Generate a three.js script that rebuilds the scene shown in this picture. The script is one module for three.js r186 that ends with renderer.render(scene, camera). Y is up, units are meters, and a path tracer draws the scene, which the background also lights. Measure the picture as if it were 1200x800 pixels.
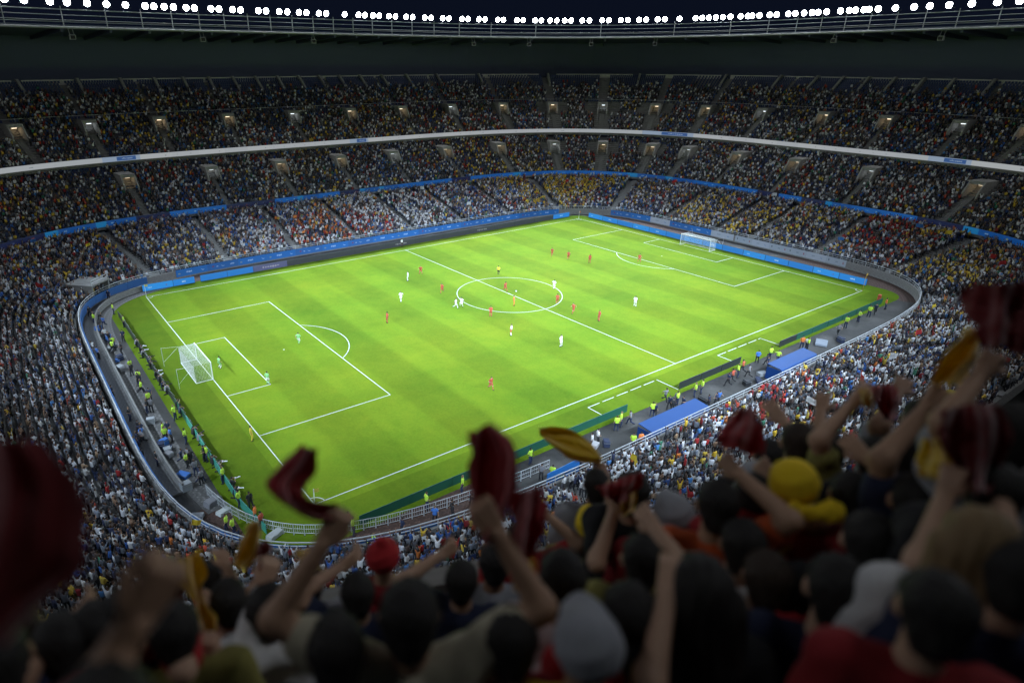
import * as THREE from 'three';
import { mergeGeometries } from 'three/addons/utils/BufferGeometryUtils.js';

// ---------------------------------------------------------------- camera, sky, exposure
const scene = new THREE.Scene();
const camera = new THREE.PerspectiveCamera(2 * Math.atan(400 / 755.28) * 180 / Math.PI, 1.5, 0.1, 900);
const EYE = new THREE.Vector3(-70.368, 37.399, 80.942), YAW = 0.6085, PITCH = -0.4109, FOCAL = 755.28, PX0 = 520.05;
camera.position.copy(EYE);
camera.rotation.order = 'YXZ';
camera.rotation.set(PITCH, -YAW, 0);
camera.setViewOffset(1200, 800, 600 - PX0, 0, 1200, 800);
camera.focus = 120;
camera.userData.fStop = 0.72;
camera.updateMatrixWorld(true);
const renderer = new THREE.WebGLRenderer({ antialias: true });
renderer.toneMapping = THREE.LinearToneMapping;
renderer.toneMappingExposure = 1;
renderer.shadowMap.enabled = true;

{ // a clear night sky over the open middle of the stadium
  const W = 64, H = 32, data = new Float32Array(W * H * 4);
  for (let i = 0; i < W * H; i++) data.set([0.0032, 0.005, 0.0122, 1], i * 4);
  const sky = new THREE.DataTexture(data, W, H, THREE.RGBAFormat, THREE.FloatType);
  sky.mapping = THREE.EquirectangularReflectionMapping; sky.magFilter = THREE.LinearFilter; sky.needsUpdate = true;
  scene.background = sky; scene.environment = sky;
}
const moon = new THREE.DirectionalLight(0xbfd0ff, 0.015);
moon.position.set(60, 180, 40); moon.castShadow = true; moon.name = 'moonlight'; scene.add(moon);
const FLOOD_POWER = 3750, FLOOD_COLOR = 0xd3e8ff;

// ---------------------------------------------------------------- helpers
let SEED = 7;
const rnd = () => { SEED = (SEED + 0x6d2b79f5) | 0; let t = Math.imul(SEED ^ (SEED >>> 15), 1 | SEED); t = (t + Math.imul(t ^ (t >>> 7), 61 | t)) ^ t; return ((t ^ (t >>> 14)) >>> 0) / 4294967296; };
const rr = (a, b) => a + (b - a) * rnd();
const pick = (a) => a[Math.floor(rnd() * a.length)];
const V = (x, y, z) => new THREE.Vector3(x, y, z);
const lerp = (a, b, t) => a + (b - a) * t;
const hash2 = (x, y) => { let h = Math.imul(x | 0, 374761393) + Math.imul(y | 0, 668265263); h = Math.imul(h ^ (h >>> 13), 1274126177); return ((h ^ (h >>> 16)) >>> 0) / 4294967296; };
function noise2(x, y) {
  const ix = Math.floor(x), iy = Math.floor(y), fx = x - ix, fy = y - iy, u = fx * fx * (3 - 2 * fx), v = fy * fy * (3 - 2 * fy);
  return lerp(lerp(hash2(ix, iy), hash2(ix + 1, iy), u), lerp(hash2(ix, iy + 1), hash2(ix + 1, iy + 1), u), v);
}
const fbm = (x, y, o = 4) => { let s = 0, a = 0.5, n = 0; for (let i = 0; i < o; i++) { s += a * noise2(x, y); n += a; x = x * 2.03 + 17.1; y = y * 2.03 + 9.7; a *= 0.5; } return s / n; };
const CAMR = V(1, 0, 0).applyQuaternion(camera.quaternion), CAMU = V(0, 1, 0).applyQuaternion(camera.quaternion), CAMF = V(0, 0, -1).applyQuaternion(camera.quaternion);
const ray = (px, py) => CAMF.clone().addScaledVector(CAMR, (px - PX0) / FOCAL).addScaledVector(CAMU, -(py - 400) / FOCAL).normalize();
const at = (px, py, h = 0) => { const d = ray(px, py); return EYE.clone().addScaledVector(d, (h - EYE.y) / d.y); };   // the point of height h that stands at a pixel
const far = (px, py, dist) => EYE.clone().addScaledVector(ray(px, py), dist);
const pixel = (p) => { const d = p.clone().sub(EYE), w = d.dot(CAMF); return [PX0 + FOCAL * d.dot(CAMR) / w, 400 - FOCAL * d.dot(CAMU) / w, w]; };
const used = new Map();
const numbered = (n) => { const k = used.get(n) ?? 0; used.set(n, k + 1); return k ? n + '_' + String(k).padStart(3, '0') : n; };
function tag(o, label, category, group, kind) { if (label) o.userData.label = label; if (category) o.userData.category = category; if (group) o.userData.group = group; if (kind) o.userData.kind = kind; return o; }
function thing(name, label, category, pos = [0, 0, 0], turn = 0, group) { const o = new THREE.Group(); o.name = numbered(name); o.position.set(...pos); o.rotation.y = turn; scene.add(o); return tag(o, label, category, group); }
function mesh(name, geo, mat, parent = scene) { const m = new THREE.Mesh(geo, mat); m.name = parent === scene ? numbered(name) : name; m.castShadow = m.receiveShadow = true; parent.add(m); return m; }
function dup(o, label, group) { const c = o.clone(); c.name = numbered(o.name.replace(/_\d{3}$/, '')); c.userData = { ...o.userData }; if (label) c.userData.label = label; if (group) c.userData.group = group; scene.add(c); return c; }
const std = (rgb, rough = 0.8, extra = {}) => { const m = new THREE.MeshStandardMaterial({ roughness: rough, ...extra }); m.color.setRGB(...rgb); return m; };
const box = (w, h, d, x = 0, y = 0, z = 0, ry = 0) => { const g = new THREE.BoxGeometry(w, h, d); if (ry) g.rotateY(ry); g.translate(x, y, z); return g; };
function bar(a, b, r, seg = 6, r2 = r) { // a round bar between two points
  const d = b.clone().sub(a), g = new THREE.CylinderGeometry(r2, r, d.length(), seg, 1);
  g.applyQuaternion(new THREE.Quaternion().setFromUnitVectors(V(0, 1, 0), d.clone().normalize())); const c = a.clone().add(b).multiplyScalar(0.5); g.translate(c.x, c.y, c.z); return g;
}
const merge = (list) => mergeGeometries(list.map((g) => { const n = g.index ? g.toNonIndexed() : g; for (const k of Object.keys(n.attributes)) if (!['position', 'normal', 'uv'].includes(k)) n.deleteAttribute(k); return n; }), false);
function dataTexture(W, H, f, srgb = true, repeat = true) {
  const d = new Uint8Array(W * H * 4);
  for (let y = 0; y < H; y++) for (let x = 0; x < W; x++) { const c = f(x / W, y / H, x, y); const i = (y * W + x) * 4; for (let k = 0; k < 3; k++) d[i + k] = Math.max(0, Math.min(255, c[k])); d[i + 3] = 255; }
  const t = new THREE.DataTexture(d, W, H); if (srgb) t.colorSpace = THREE.SRGBColorSpace; t.magFilter = THREE.LinearFilter; t.minFilter = THREE.LinearMipmapLinearFilter; t.generateMipmaps = true;
  if (repeat) t.wrapS = t.wrapT = THREE.RepeatWrapping; t.needsUpdate = true; return t;
}
const toSRGB = (v) => 255 * (v <= 0.0031308 ? 12.92 * v : 1.055 * Math.pow(v, 1 / 2.4) - 0.055);
const tileNoise = (u, v, f) => { // repeats over 0..1
  const w = (x) => x * f, a = noise2(w(u), w(v)), b = noise2(w(u) - f, w(v)), c = noise2(w(u), w(v) - f), d = noise2(w(u) - f, w(v) - f); return lerp(lerp(a, b, u), lerp(c, d, u), v);
};
const concreteMap = dataTexture(512, 512, (u, v) => { const n = tileNoise(u, v, 9) * 0.5 + tileNoise(u, v, 33) * 0.3 + tileNoise(u, v, 120) * 0.2, s = 222 + (n - 0.5) * 110; return [s, s * 0.99, s * 0.96]; });
const asphaltMap = dataTexture(1024, 1024, (u, v) => { const n = tileNoise(u, v, 7) * 0.45 + tileNoise(u, v, 40) * 0.3 + tileNoise(u, v, 200) * 0.25, stain = Math.max(0, tileNoise(u, v, 5) - 0.56) * 220, s = 96 + (n - 0.5) * 90 + stain; return [s, s * 0.985, s * 0.955]; });
// ---------------------------------------------------------------- plan of the bowl: a front line, and offsets from it
const NS = 1600, ring0 = (() => {
  const n = 5.5, A = 64.5, BF = 43.5, BN = 46.5, raw = [], N = 6000;
  for (let i = 0; i <= N; i++) { const t = i / N * 2 * Math.PI, c = Math.cos(t), s = Math.sin(t), b = s < 0 ? BF : BN; raw.push([A * Math.sign(c) * Math.abs(c) ** (2 / n), b * Math.sign(s) * Math.abs(s) ** (2 / n)]); }
  const L = [0]; for (let i = 1; i <= N; i++) L.push(L[i - 1] + Math.hypot(raw[i][0] - raw[i - 1][0], raw[i][1] - raw[i - 1][1]));
  const P = []; let k = 0;
  for (let i = 0; i < NS; i++) { const u = i / NS * L[N]; while (L[k + 1] < u) k++; const f = (u - L[k]) / (L[k + 1] - L[k] || 1); P.push([lerp(raw[k][0], raw[k + 1][0], f), lerp(raw[k][1], raw[k + 1][1], f)]); }
  let T = P.map((_, i) => { const a = P[(i + NS - 1) % NS], b = P[(i + 1) % NS]; return [b[0] - a[0], b[1] - a[1]]; });
  for (let j = 0; j < 40; j++) T = T.map((t, i) => { const a = T[(i + NS - 1) % NS], b = T[(i + 1) % NS]; return [(a[0] + 2 * t[0] + b[0]) / 4, (a[1] + 2 * t[1] + b[1]) / 4]; });
  return P.map((p, i) => { const l = Math.hypot(...T[i]), tx = T[i][0] / l, tz = T[i][1] / l; return { x: p[0], z: p[1], tx, tz, nx: tz, nz: -tx }; });
})();
function ring(s, d) { // s counts samples round the front line, d metres outwards
  const f = ((s % NS) + NS) % NS, i = Math.floor(f), u = f - i, a = ring0[i], b = ring0[(i + 1) % NS];
  const nx = lerp(a.nx, b.nx, u), nz = lerp(a.nz, b.nz, u), l = Math.hypot(nx, nz);
  return { x: lerp(a.x, b.x, u) + nx / l * d, z: lerp(a.z, b.z, u) + nz / l * d, nx: nx / l, nz: nz / l, tx: -nz / l, tz: nx / l };
}
const inward = (p) => Math.atan2(-p.nx, -p.nz);   // turn that makes a thing's +z look at the pitch
function sAt(px, d, h) { // where an offset line of height h crosses a pixel column, on its far side
  let best = null, prev = null;
  for (let i = 0; i <= NS; i++) { const r = ring(i, d), q = pixel(V(r.x, h, r.z)); if (prev && q[2] > 5 && prev[2] > 5 && (prev[0] - px) * (q[0] - px) <= 0 && (!best || q[2] > best[1])) best = [i - 1 + (px - prev[0]) / (q[0] - prev[0] || 1), q[2]]; prev = q; }
  return best && best[0];
}
const S_LEFT = (() => { for (let i = 0; i < NS; i++) if (ring0[i].x < -60 && ring0[i].z < 12) return i; })();
const S_NEAR = (() => { for (let i = 0; i < NS; i++) if (ring0[i].z > 40 && ring0[i].x < 25) return i; })() + NS;
// a wall, band or slab that follows the bowl: profile of [d, h] corners swept from s0 to s1
function sweep(profile, s0, s1, step = 6, closed = true) {
  const n = Math.max(1, Math.ceil((s1 - s0) / step)), pos = [], uv = [], m = profile.length, per = [0];
  for (let j = 0; j < m; j++) { const a = profile[j], b = profile[(j + 1) % m]; per.push(per[j] + Math.hypot(a[0] - b[0], a[1] - b[1])); }
  const P = (i, j) => { const r = ring(lerp(s0, s1, i / n), profile[j % m][0]); return [r.x, profile[j % m][1], r.z]; };
  for (let i = 0; i < n; i++) for (let j = 0; j < (closed ? m : m - 1); j++) {
    const a = P(i, j), b = P(i + 1, j), c = P(i + 1, j + 1), d = P(i, j + 1), u0 = (s0 + (s1 - s0) * i / n) * 0.25, u1 = (s0 + (s1 - s0) * (i + 1) / n) * 0.25;
    pos.push(...a, ...b, ...c, ...a, ...c, ...d); uv.push(u0, per[j], u1, per[j], u1, per[j + 1], u0, per[j], u1, per[j + 1], u0, per[j + 1]);
  }
  if (closed) for (const [i, f] of [[0, 1], [n, -1]]) for (let j = 1; j < m - 1; j++) { const t = [P(i, 0), P(i, j), P(i, j + 1)]; if (f < 0) t.reverse(); for (const p of t) { pos.push(...p); uv.push(0, 0); } }
  const g = new THREE.BufferGeometry(); g.setAttribute('position', new THREE.Float32BufferAttribute(pos, 3)); g.setAttribute('uv', new THREE.Float32BufferAttribute(uv, 2)); g.computeVertexNormals(); return g;
}
const rect = (d0, d1, h0, h1) => [[d0, h0], [d0, h1], [d1, h1], [d1, h0]];

// ---------------------------------------------------------------- materials of the setting
const concrete = std([0.3, 0.3, 0.3], 0.85, { map: concreteMap }), paleConcrete = std([0.5, 0.5, 0.49], 0.8, { map: concreteMap }), stairConcrete = std([0.3, 0.3, 0.3], 0.85, { map: concreteMap });
const seatMat = std([0.022, 0.045, 0.13], 0.5), white = std([0.78, 0.78, 0.78], 0.5), steel = std([0.42, 0.44, 0.46], 0.4, { metalness: 0.6 }), black = std([0.015, 0.016, 0.018], 0.6);
const galv = std([0.55, 0.57, 0.58], 0.45, { metalness: 0.3 });

// ---------------------------------------------------------------- pitch and ground
const PL = 52.5, PW = 34.5;
{
  const g = new THREE.PlaneGeometry(420, 380, 1, 1); g.rotateX(-Math.PI / 2); const uv = g.attributes.uv; for (let i = 0; i < uv.count; i++) uv.setXY(i, uv.getX(i) * 420 / 14, uv.getY(i) * 380 / 14);
  mesh('ground', g, std([0.3, 0.295, 0.285], 0.75, { map: asphaltMap })).userData.kind = 'structure';
  // grass with rounded corners
  const sh = new THREE.Shape(), X0 = -59.2, X1 = 56.6, Z0 = -38.3, Z1 = 40.2, R = 5;
  sh.moveTo(X0 + R, -Z0); sh.lineTo(X1 - R, -Z0); sh.quadraticCurveTo(X1, -Z0, X1, -Z0 - R); sh.lineTo(X1, -Z1 + R); sh.quadraticCurveTo(X1, -Z1, X1 - R, -Z1); sh.lineTo(X0 + R, -Z1); sh.quadraticCurveTo(X0, -Z1, X0, -Z1 + R); sh.lineTo(X0, -Z0 - R); sh.quadraticCurveTo(X0, -Z0, X0 + R, -Z0);
  const gg = new THREE.ShapeGeometry(sh, 10); gg.rotateX(-Math.PI / 2); gg.translate(0, 0.02, 0);
  const p = gg.attributes.position, u = gg.attributes.uv; for (let i = 0; i < p.count; i++) u.setXY(i, (p.getX(i) + 60) / 120, (p.getZ(i) + 41) / 82);
  const turf = dataTexture(2048, 1400, (U, Vv) => {
    const x = U * 120 - 60, z = Vv * 82 - 41;
    const stripe = Math.tanh(Math.sin((x + 52.5) / 105 * Math.PI * 18) * 5), cross = Math.tanh(Math.sin((z + 34.5) / 69 * Math.PI * 12) * 4);
    const worn = fbm(x * 0.09 + 5, z * 0.09, 4) - 0.5, fine = noise2(x * 7, z * 7) - 0.5, streak = fbm(x * 0.5 + 40, z * 0.05 + 3, 3) - 0.5, mid = fbm(x * 0.9, z * 0.9, 3) - 0.5;
    const inPlay = Math.abs(x) < 53.5 && Math.abs(z) < 35.5 ? 1 : 0.78;
    const k = (1 + stripe * 0.09 + cross * 0.03 + worn * 0.24 + streak * 0.16 + mid * 0.12 + fine * 0.16) * inPlay;
    const yel = 1 + worn * 0.35 + mid * 0.15;
    return [toSRGB(0.136 * k * yel), toSRGB(0.215 * k), toSRGB(0.012 * k)];
  }, true, false);
  const grass = new THREE.MeshPhysicalMaterial({ roughness: 1, specularIntensity: 0.15, map: turf, bumpMap: dataTexture(512, 512, (a, b) => { const n = tileNoise(a, b, 90) * 255; return [n, n, n]; }, false), bumpScale: 0.01 }); grass.bumpMap.repeat.set(40, 30);
  const pitch = mesh('pitch', gg, grass); pitch.userData.kind = 'structure';
  const paint = std([0.66, 0.69, 0.62], 0.9), LW = 0.1, Y = 0.028;
  const line = (name, x0, z0, x1, z1) => { const l = Math.hypot(x1 - x0, z1 - z0), q = new THREE.PlaneGeometry(l + LW, LW); q.rotateX(-Math.PI / 2); q.rotateY(-Math.atan2(z1 - z0, x1 - x0)); q.translate((x0 + x1) / 2, Y + (Math.abs(z1 - z0) > Math.abs(x1 - x0) ? 0.004 : 0), (z0 + z1) / 2); mesh(name, q, paint, pitch); };
  const arc = (name, cx, cz, r, a0, a1) => { const q = new THREE.RingGeometry(r - LW / 2, r + LW / 2, 96, 1, a0, a1 - a0); q.rotateX(-Math.PI / 2); q.translate(cx, Y + 0.008, cz); mesh(name, q, paint, pitch); };
  for (const s of [-1, 1]) {
    line('touchline', -PL, s * PW, PL, s * PW); line('goal_line', s * PL, -PW, s * PL, PW);
    const a = s * (PL - 16.5), b = s * (PL - 5.5);
    line('penalty_area_line', a, -20.16, a, 20.16); line('goal_area_line', b, -9.16, b, 9.16);
    for (const t of [-1, 1]) { line('penalty_area_line', s * PL, t * 20.16, a, t * 20.16); line('goal_area_line', s * PL, t * 9.16, b, t * 9.16); const c0 = s < 0 ? (t < 0 ? -Math.PI / 2 : 0) : (t < 0 ? Math.PI : Math.PI / 2); arc('corner_arc', s * PL, t * PW, 1, c0, c0 + Math.PI / 2); }
    const th = Math.acos(5.5 / 9.15); arc('penalty_arc', s * (PL - 11), 0, 9.15, s < 0 ? -th : Math.PI - th, s < 0 ? th : Math.PI + th);
    const spot = new THREE.CircleGeometry(0.12, 20); spot.rotateX(-Math.PI / 2); spot.translate(s * (PL - 11), Y, 0); mesh('penalty_spot', spot, paint, pitch);
  }
  line('halfway_line', 0, -PW, 0, PW); arc('centre_circle', 0, 0, 9.15, 0, 2 * Math.PI);
  const cs = new THREE.CircleGeometry(0.14, 20); cs.rotateX(-Math.PI / 2); cs.translate(0, Y + 0.008, 0); mesh('centre_spot', cs, paint, pitch);
  for (const [x0, x1] of [[-18.5, -6], [7, 17.5]]) { // technical areas by the dugouts
    const zt = 36.2; for (let x = x0; x < x1; x += 2.5) line('technical_area_line', x, zt, Math.min(x + 1.9, x1), zt); line('technical_area_line', x0, zt, x0, zt + 3.2); line('technical_area_line', x1, zt, x1, zt + 3.2);
  }
}
// ---------------------------------------------------------------- stands
const TIERS = {
  lower: { d0: 0.4, h0: 1.0, rows: 24, tread: 0.8, riser: 0.225, s0: 0, s1: NS },
  middle: { d0: 20.1, h0: 7.5, rows: 20, tread: 0.8, riser: 0.45, s0: S_LEFT, s1: S_NEAR },
  upper: { d0: 34.8, h0: 17.6, rows: 30, tread: 0.8, riser: 0.505, s0: S_LEFT, s1: S_NEAR },
};
const rowD = (t, r) => t.d0 + r * t.tread, rowH = (t, r) => t.h0 + r * t.riser;
const UPPER_PX = [18, 105, 187, 267, 343, 410, 470, 528, 588, 647, 706, 768, 828, 894, 966, 1039, 1125, 1205], MIDDLE_PX = [150, 248, 328, 398, 460, 522, 585, 649, 706, 763, 805, 865, 932, 1018, 1145];
TIERS.upper.vom = UPPER_PX.map((px) => sAt(px, rowD(TIERS.upper, 11), rowH(TIERS.upper, 11))).filter((s) => s !== null).map((s) => (s < S_LEFT ? s + NS : s));
TIERS.middle.vom = MIDDLE_PX.map((px) => sAt(px, rowD(TIERS.middle, 12), rowH(TIERS.middle, 12))).filter((s) => s !== null).map((s) => (s < S_LEFT ? s + NS : s));
TIERS.upper.vomRow = 10; TIERS.middle.vomRow = 11;
TIERS.lower.aisles = []; for (let s = 20; s < NS; s += 58) { const q = ring0[s]; if (!(q.x < -40 && q.z > -34)) TIERS.lower.aisles.push(s); }
TIERS.middle.aisles = TIERS.middle.vom; TIERS.upper.aisles = TIERS.upper.vom;
const standMat = concrete;
for (const [name, t] of Object.entries(TIERS)) {
  const o = thing(name + '_tier', { lower: 'lowest tier of concrete steps ringing the pitch', middle: 'middle tier of steep concrete steps behind the blue ribbon screens', upper: 'highest tier of steep concrete steps above the white ribbon screens' }[name], 'stand');
  const prof = []; for (let r = 0; r < t.rows; r++) { prof.push([rowD(t, r), rowH(t, r) - (r ? t.riser : 0.9)], [rowD(t, r), rowH(t, r)]); } prof.push([rowD(t, t.rows), rowH(t, t.rows - 1)]);
  const under = [[rowD(t, t.rows), rowH(t, t.rows - 1) - 1.4], [rowD(t, 0), rowH(t, 0) - 0.9]];
  mesh('terrace', sweep([...prof, ...under], t.s0, t.s1, 8), standMat, o);
  const stairMat = stairConcrete;
  for (const s of t.aisles) { // stairs between the blocks: two low steps to a row
    const g = [], top = t.vomRow ?? t.rows;
    for (let r = 0; r < top; r++) for (const half of [0, 1]) { const p = ring(s, rowD(t, r) + t.tread * (0.25 + half * 0.5)), b = box(1.25, t.riser / 2 * (1 + half), t.tread / 2 - 0.01, 0, rowH(t, r) + t.riser / 4 * (1 + half) + 0.003 - (half ? 0 : 0), 0); b.rotateY(inward(p)); b.translate(p.x, 0, p.z); g.push(b); }
    mesh('aisle_stairs', merge(g), stairMat, o);
  }
}
// openings in the middle and upper tiers
function vomitory(t, s, warm) {
  const r0 = t.vomRow, p = ring(s, rowD(t, r0)), y = rowH(t, r0), o = thing('vomitory', t === TIERS.upper ? 'pale concrete stair opening with lit doorway in the upper tier' : 'pale concrete stair opening with lit doorway in the middle tier', 'stair opening', [p.x, y, p.z], inward(p), t === TIERS.upper ? 'stair openings of the upper tier' : 'stair openings of the middle tier');
  const w = 3.0, h = 2.7, deep = h / t.riser * t.tread;
  for (const q of [-1, 1]) {
    const sh = new THREE.Shape(); sh.moveTo(1.6, -0.3); sh.lineTo(1.6, 0.55); sh.lineTo(0.1, 2.7); sh.lineTo(-deep, 2.7); sh.lineTo(-deep, 2.2); sh.lineTo(0, -0.3);
    const g = new THREE.ExtrudeGeometry(sh, { depth: 0.3, bevelEnabled: false }); g.rotateY(-Math.PI / 2); g.translate(q * (w / 2 - 0.15) + 0.15, 0, 0); mesh('side_wall', g, paleConcrete, o);
  }
  mesh('lintel', box(w - 0.61, 0.5, 0.35, 0, 2.45, -0.1), paleConcrete, o); mesh('roof_slab', box(w + 0.04, 0.18, deep, 0, 2.795, -deep / 2), paleConcrete, o);
  mesh('passage', merge([box(w - 0.62, 2.2, 0.1, 0, 1.1, -2.6), box(w - 0.62, 0.08, 2.6, 0, 0.05, -1.3)]), std([0.3, 0.27, 0.22], 0.8), o);
  const lamp = mesh('lamp', box(0.9, 0.14, 0.3, 0.2, 2.05, -1.2), new THREE.MeshStandardMaterial({ color: 0x222222, emissive: warm ? 0xffe6c4 : 0xeaf4ff, emissiveIntensity: 2.2 }), o);
  const l = new THREE.PointLight(warm ? 0xffe0b4 : 0xe4f0ff, 1.1); l.position.set(0.2, 1.75, -1.2); l.shadow.radius = 10; l.castShadow = true; o.add(l);
}
const sVis = (s, d, h, m = 60) => { const r = ring(s, d), q = pixel(V(r.x, h, r.z)); return q[2] > 5 && q[0] > -m && q[0] < 1200 + m && q[1] > -m && q[1] < 800 + m; };
for (const t of [TIERS.middle, TIERS.upper]) t.vom.forEach((s, i) => vomitory(t, s, i % 3 !== 1));

// front wall of the lower tier, with its banners
{
  const o = thing('front_wall', 'low concrete wall round the pitch surround below the first seats', 'wall');
  const g = sweep(rect(-0.25, 0.05, -0.05, 1.5), 0, NS, 8); mesh('wall_body', g, concrete, o);
  // handrail on the wall
  const posts = []; for (let s = 0; s < NS; s += 10) { const p = ring(s, -0.1); posts.push(box(0.06, 0.75, 0.06, p.x, 1.87, p.z)); }
  mesh('handrail', merge([sweep(rect(-0.14, -0.06, 2.2, 2.27), 0, NS, 8), sweep(rect(-0.13, -0.07, 1.85, 1.9), 0, NS, 8), ...posts]), galv, o);
}
function marks(W, H, base, list) { // print of a banner: a ground colour with blurred marks like those in the photograph
  const c = document.createElement('canvas'); c.width = W; c.height = H; const x = c.getContext('2d'); x.fillStyle = base; x.fillRect(0, 0, W, H); list(x, W, H);
  const t = new THREE.CanvasTexture(c); t.colorSpace = THREE.SRGBColorSpace; t.wrapS = THREE.ClampToEdgeWrapping; t.needsUpdate = true; return t;
}
const smear = (x, cx, cy, w, h, col) => { x.fillStyle = col; for (let k = 0; k < 7; k++) { const a = rr(0.35, 1); x.globalAlpha = 0.75; x.beginPath(); x.ellipse(cx + (k - 3) * w / 7, cy + rr(-h, h) * 0.12, w / 14 * rr(0.6, 1.1), h / 2 * a, 0, 0, 7); x.fill(); } x.globalAlpha = 1; };
const swoosh = (x, cx, cy, w, h, col) => { x.fillStyle = col; x.globalAlpha = 0.8; x.beginPath(); x.moveTo(cx - w / 2, cy); x.quadraticCurveTo(cx, cy + h, cx + w / 2, cy - h / 2); x.quadraticCurveTo(cx, cy + h * 0.4, cx - w / 2, cy); x.fill(); x.globalAlpha = 1; };
const bannerTex = {
  blue: marks(512, 64, '#2f6fb4', (x, W, H) => { smear(x, 100, 32, 70, 22, '#dfe9f2'); swoosh(x, 260, 34, 70, 18, '#c9d6e4'); smear(x, 420, 30, 40, 18, '#b8323c'); smear(x, 350, 34, 30, 14, '#ffffff'); }),
  blue2: marks(512, 64, '#2a78c4', (x) => { swoosh(x, 80, 34, 60, 20, '#dfe9f2'); smear(x, 300, 30, 90, 20, '#e9f1f8'); smear(x, 460, 36, 30, 18, '#f0d060'); }),
  pale: marks(512, 64, '#a9b3bd', (x) => { smear(x, 70, 32, 30, 30, '#a03038'); smear(x, 240, 34, 60, 20, '#5b6c80'); smear(x, 440, 30, 30, 26, '#333c48'); }),
  pale2: marks(512, 64, '#b4bcc6', (x) => { swoosh(x, 120, 32, 60, 22, '#4a78b4'); smear(x, 330, 32, 80, 18, '#8a96a4'); }),
};
const bannerMat = Object.fromEntries(Object.entries(bannerTex).map(([k, t]) => [k, std([0.95, 0.95, 0.95], 0.6, { map: t })]));
function bentPanel(s0, s1, d, h0, h1, thick) { // one sheet of a banner or screen with its picture stretched along it
  const g = sweep([[d, h0], [d, h1], [d + thick, h1], [d + thick, h0]], s0, s1, 4), p = g.attributes.position, u = g.attributes.uv;
  const a = ring(s0, d), b = ring(s1, d), dx = b.x - a.x, dz = b.z - a.z, l = dx * dx + dz * dz;
  for (let i = 0; i < p.count; i++) u.setXY(i, 1 - Math.min(1, Math.max(0, ((p.getX(i) - a.x) * dx + (p.getZ(i) - a.z) * dz) / l)), (p.getY(i) - h0) / (h1 - h0));
  return g;
}
{ // cloth banners hung on the front wall
  const hang = (px0, px1, n, mats, label) => { let s0 = sAt(px0, -0.3, 1), s1 = sAt(px1, -0.3, 1); if (s1 < s0) s1 += s1 + NS - s0 < NS / 2 ? NS : 0; for (let k = 0; k < n; k++) { const a = lerp(s0, s1, k / n), b = lerp(s0, s1, (k + 1) / n) - 0.12; tag(mesh('wall_banner', bentPanel(Math.min(a, b), Math.max(a, b), -0.32, 0.28, 1.62, 0.05), bannerMat[mats[k % mats.length]]), label, 'banner', label); } };
  hang(206, 655, 16, ['blue2', 'blue', 'blue2', 'blue2', 'blue'], 'blue cloth banner on the wall along the far touchline');
  hang(716, 860, 6, ['blue', 'blue2', 'pale2'], 'blue cloth banner on the wall behind the distant goal');
  hang(862, 992, 6, ['pale', 'pale2', 'pale'], 'pale grey cloth banner on the wall behind the goal line');
}
// ribbon screens on the fronts of the middle and upper tiers
function glow(tex, k, rough = 0.4) { return new THREE.MeshStandardMaterial({ color: 0x101214, roughness: rough, emissive: 0xffffff, emissiveMap: tex, emissiveIntensity: k }); }
{
  const bl = [marks(1024, 48, '#1668c0', (x) => { smear(x, 150, 24, 60, 16, '#cfe4f5'); smear(x, 480, 24, 110, 14, '#7fb8e8'); swoosh(x, 800, 26, 60, 14, '#e2eef8'); }),
    marks(1024, 48, '#0f57a8', (x) => { smear(x, 250, 24, 40, 18, '#e0c860'); smear(x, 620, 24, 60, 16, '#d8e6f2'); x.fillStyle = '#1d86c8'; x.fillRect(760, 0, 264, 48); }),
    marks(1024, 48, '#1a2350', (x) => { smear(x, 200, 24, 50, 18, '#c85a30'); smear(x, 520, 24, 30, 20, '#8a9ab8'); smear(x, 840, 24, 40, 18, '#d0a040'); })];
  const wh = [marks(1024, 40, '#c9ced4', (x) => { smear(x, 330, 22, 60, 10, '#6a7480'); smear(x, 830, 22, 34, 10, '#7a8490'); }), marks(1024, 40, '#cdd2d6', (x) => { smear(x, 200, 22, 40, 12, '#444c56'); }), marks(1024, 40, '#a9bcd6', (x) => { x.fillStyle = '#3f66a8'; x.fillRect(120, 4, 520, 32); smear(x, 360, 20, 300, 14, '#b8c8e0'); }), marks(1024, 40, '#c6ccd2', () => {})];
  const blM = bl.map((t) => glow(t, 0.45)), whM = wh.map((t) => glow(t, 0.55));
  const ribbon = (d, h0, h1, mats, pickM, name, label, cat) => {
    const n = 52; for (let k = 0; k < n; k++) { const a = lerp(S_LEFT, S_NEAR, k / n), b = lerp(S_LEFT, S_NEAR, (k + 1) / n) - 0.08; tag(mesh(name, bentPanel(a, b, d, h0, h1, 0.16), mats[pickM(k)]), label, cat, label); }
  };
  ribbon(19.7, 7.25, 8.3, blM, (k) => [0, 2, 1, 0, 2, 0, 0, 2, 1, 0, 2, 0, 2, 0, 0, 1][(k * 7 + (k >> 2)) % 16], 'ribbon_screen', 'narrow blue ribbon screen on the parapet of the middle tier', 'screen');
  ribbon(34.4, 17.45, 18.45, whM, (k) => [0, 1, 3, 0, 2, 1, 0, 3, 0, 1][(k * 7) % 10], 'ribbon_screen', 'narrow white ribbon screen on the parapet of the upper tier', 'screen');
  for (const [nm, d, h0, h1, lb] of [['middle_parapet', 19.86, 7.0, 8.28, 'concrete parapet carrying the blue ribbon screens'], ['upper_parapet', 34.56, 17.1, 18.43, 'concrete parapet carrying the white ribbon screens']]) tag(mesh(nm, sweep(rect(d + 0.02, d + 0.22, h0, h1), S_LEFT, S_NEAR, 6), concrete), lb, 'parapet');
}
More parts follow.
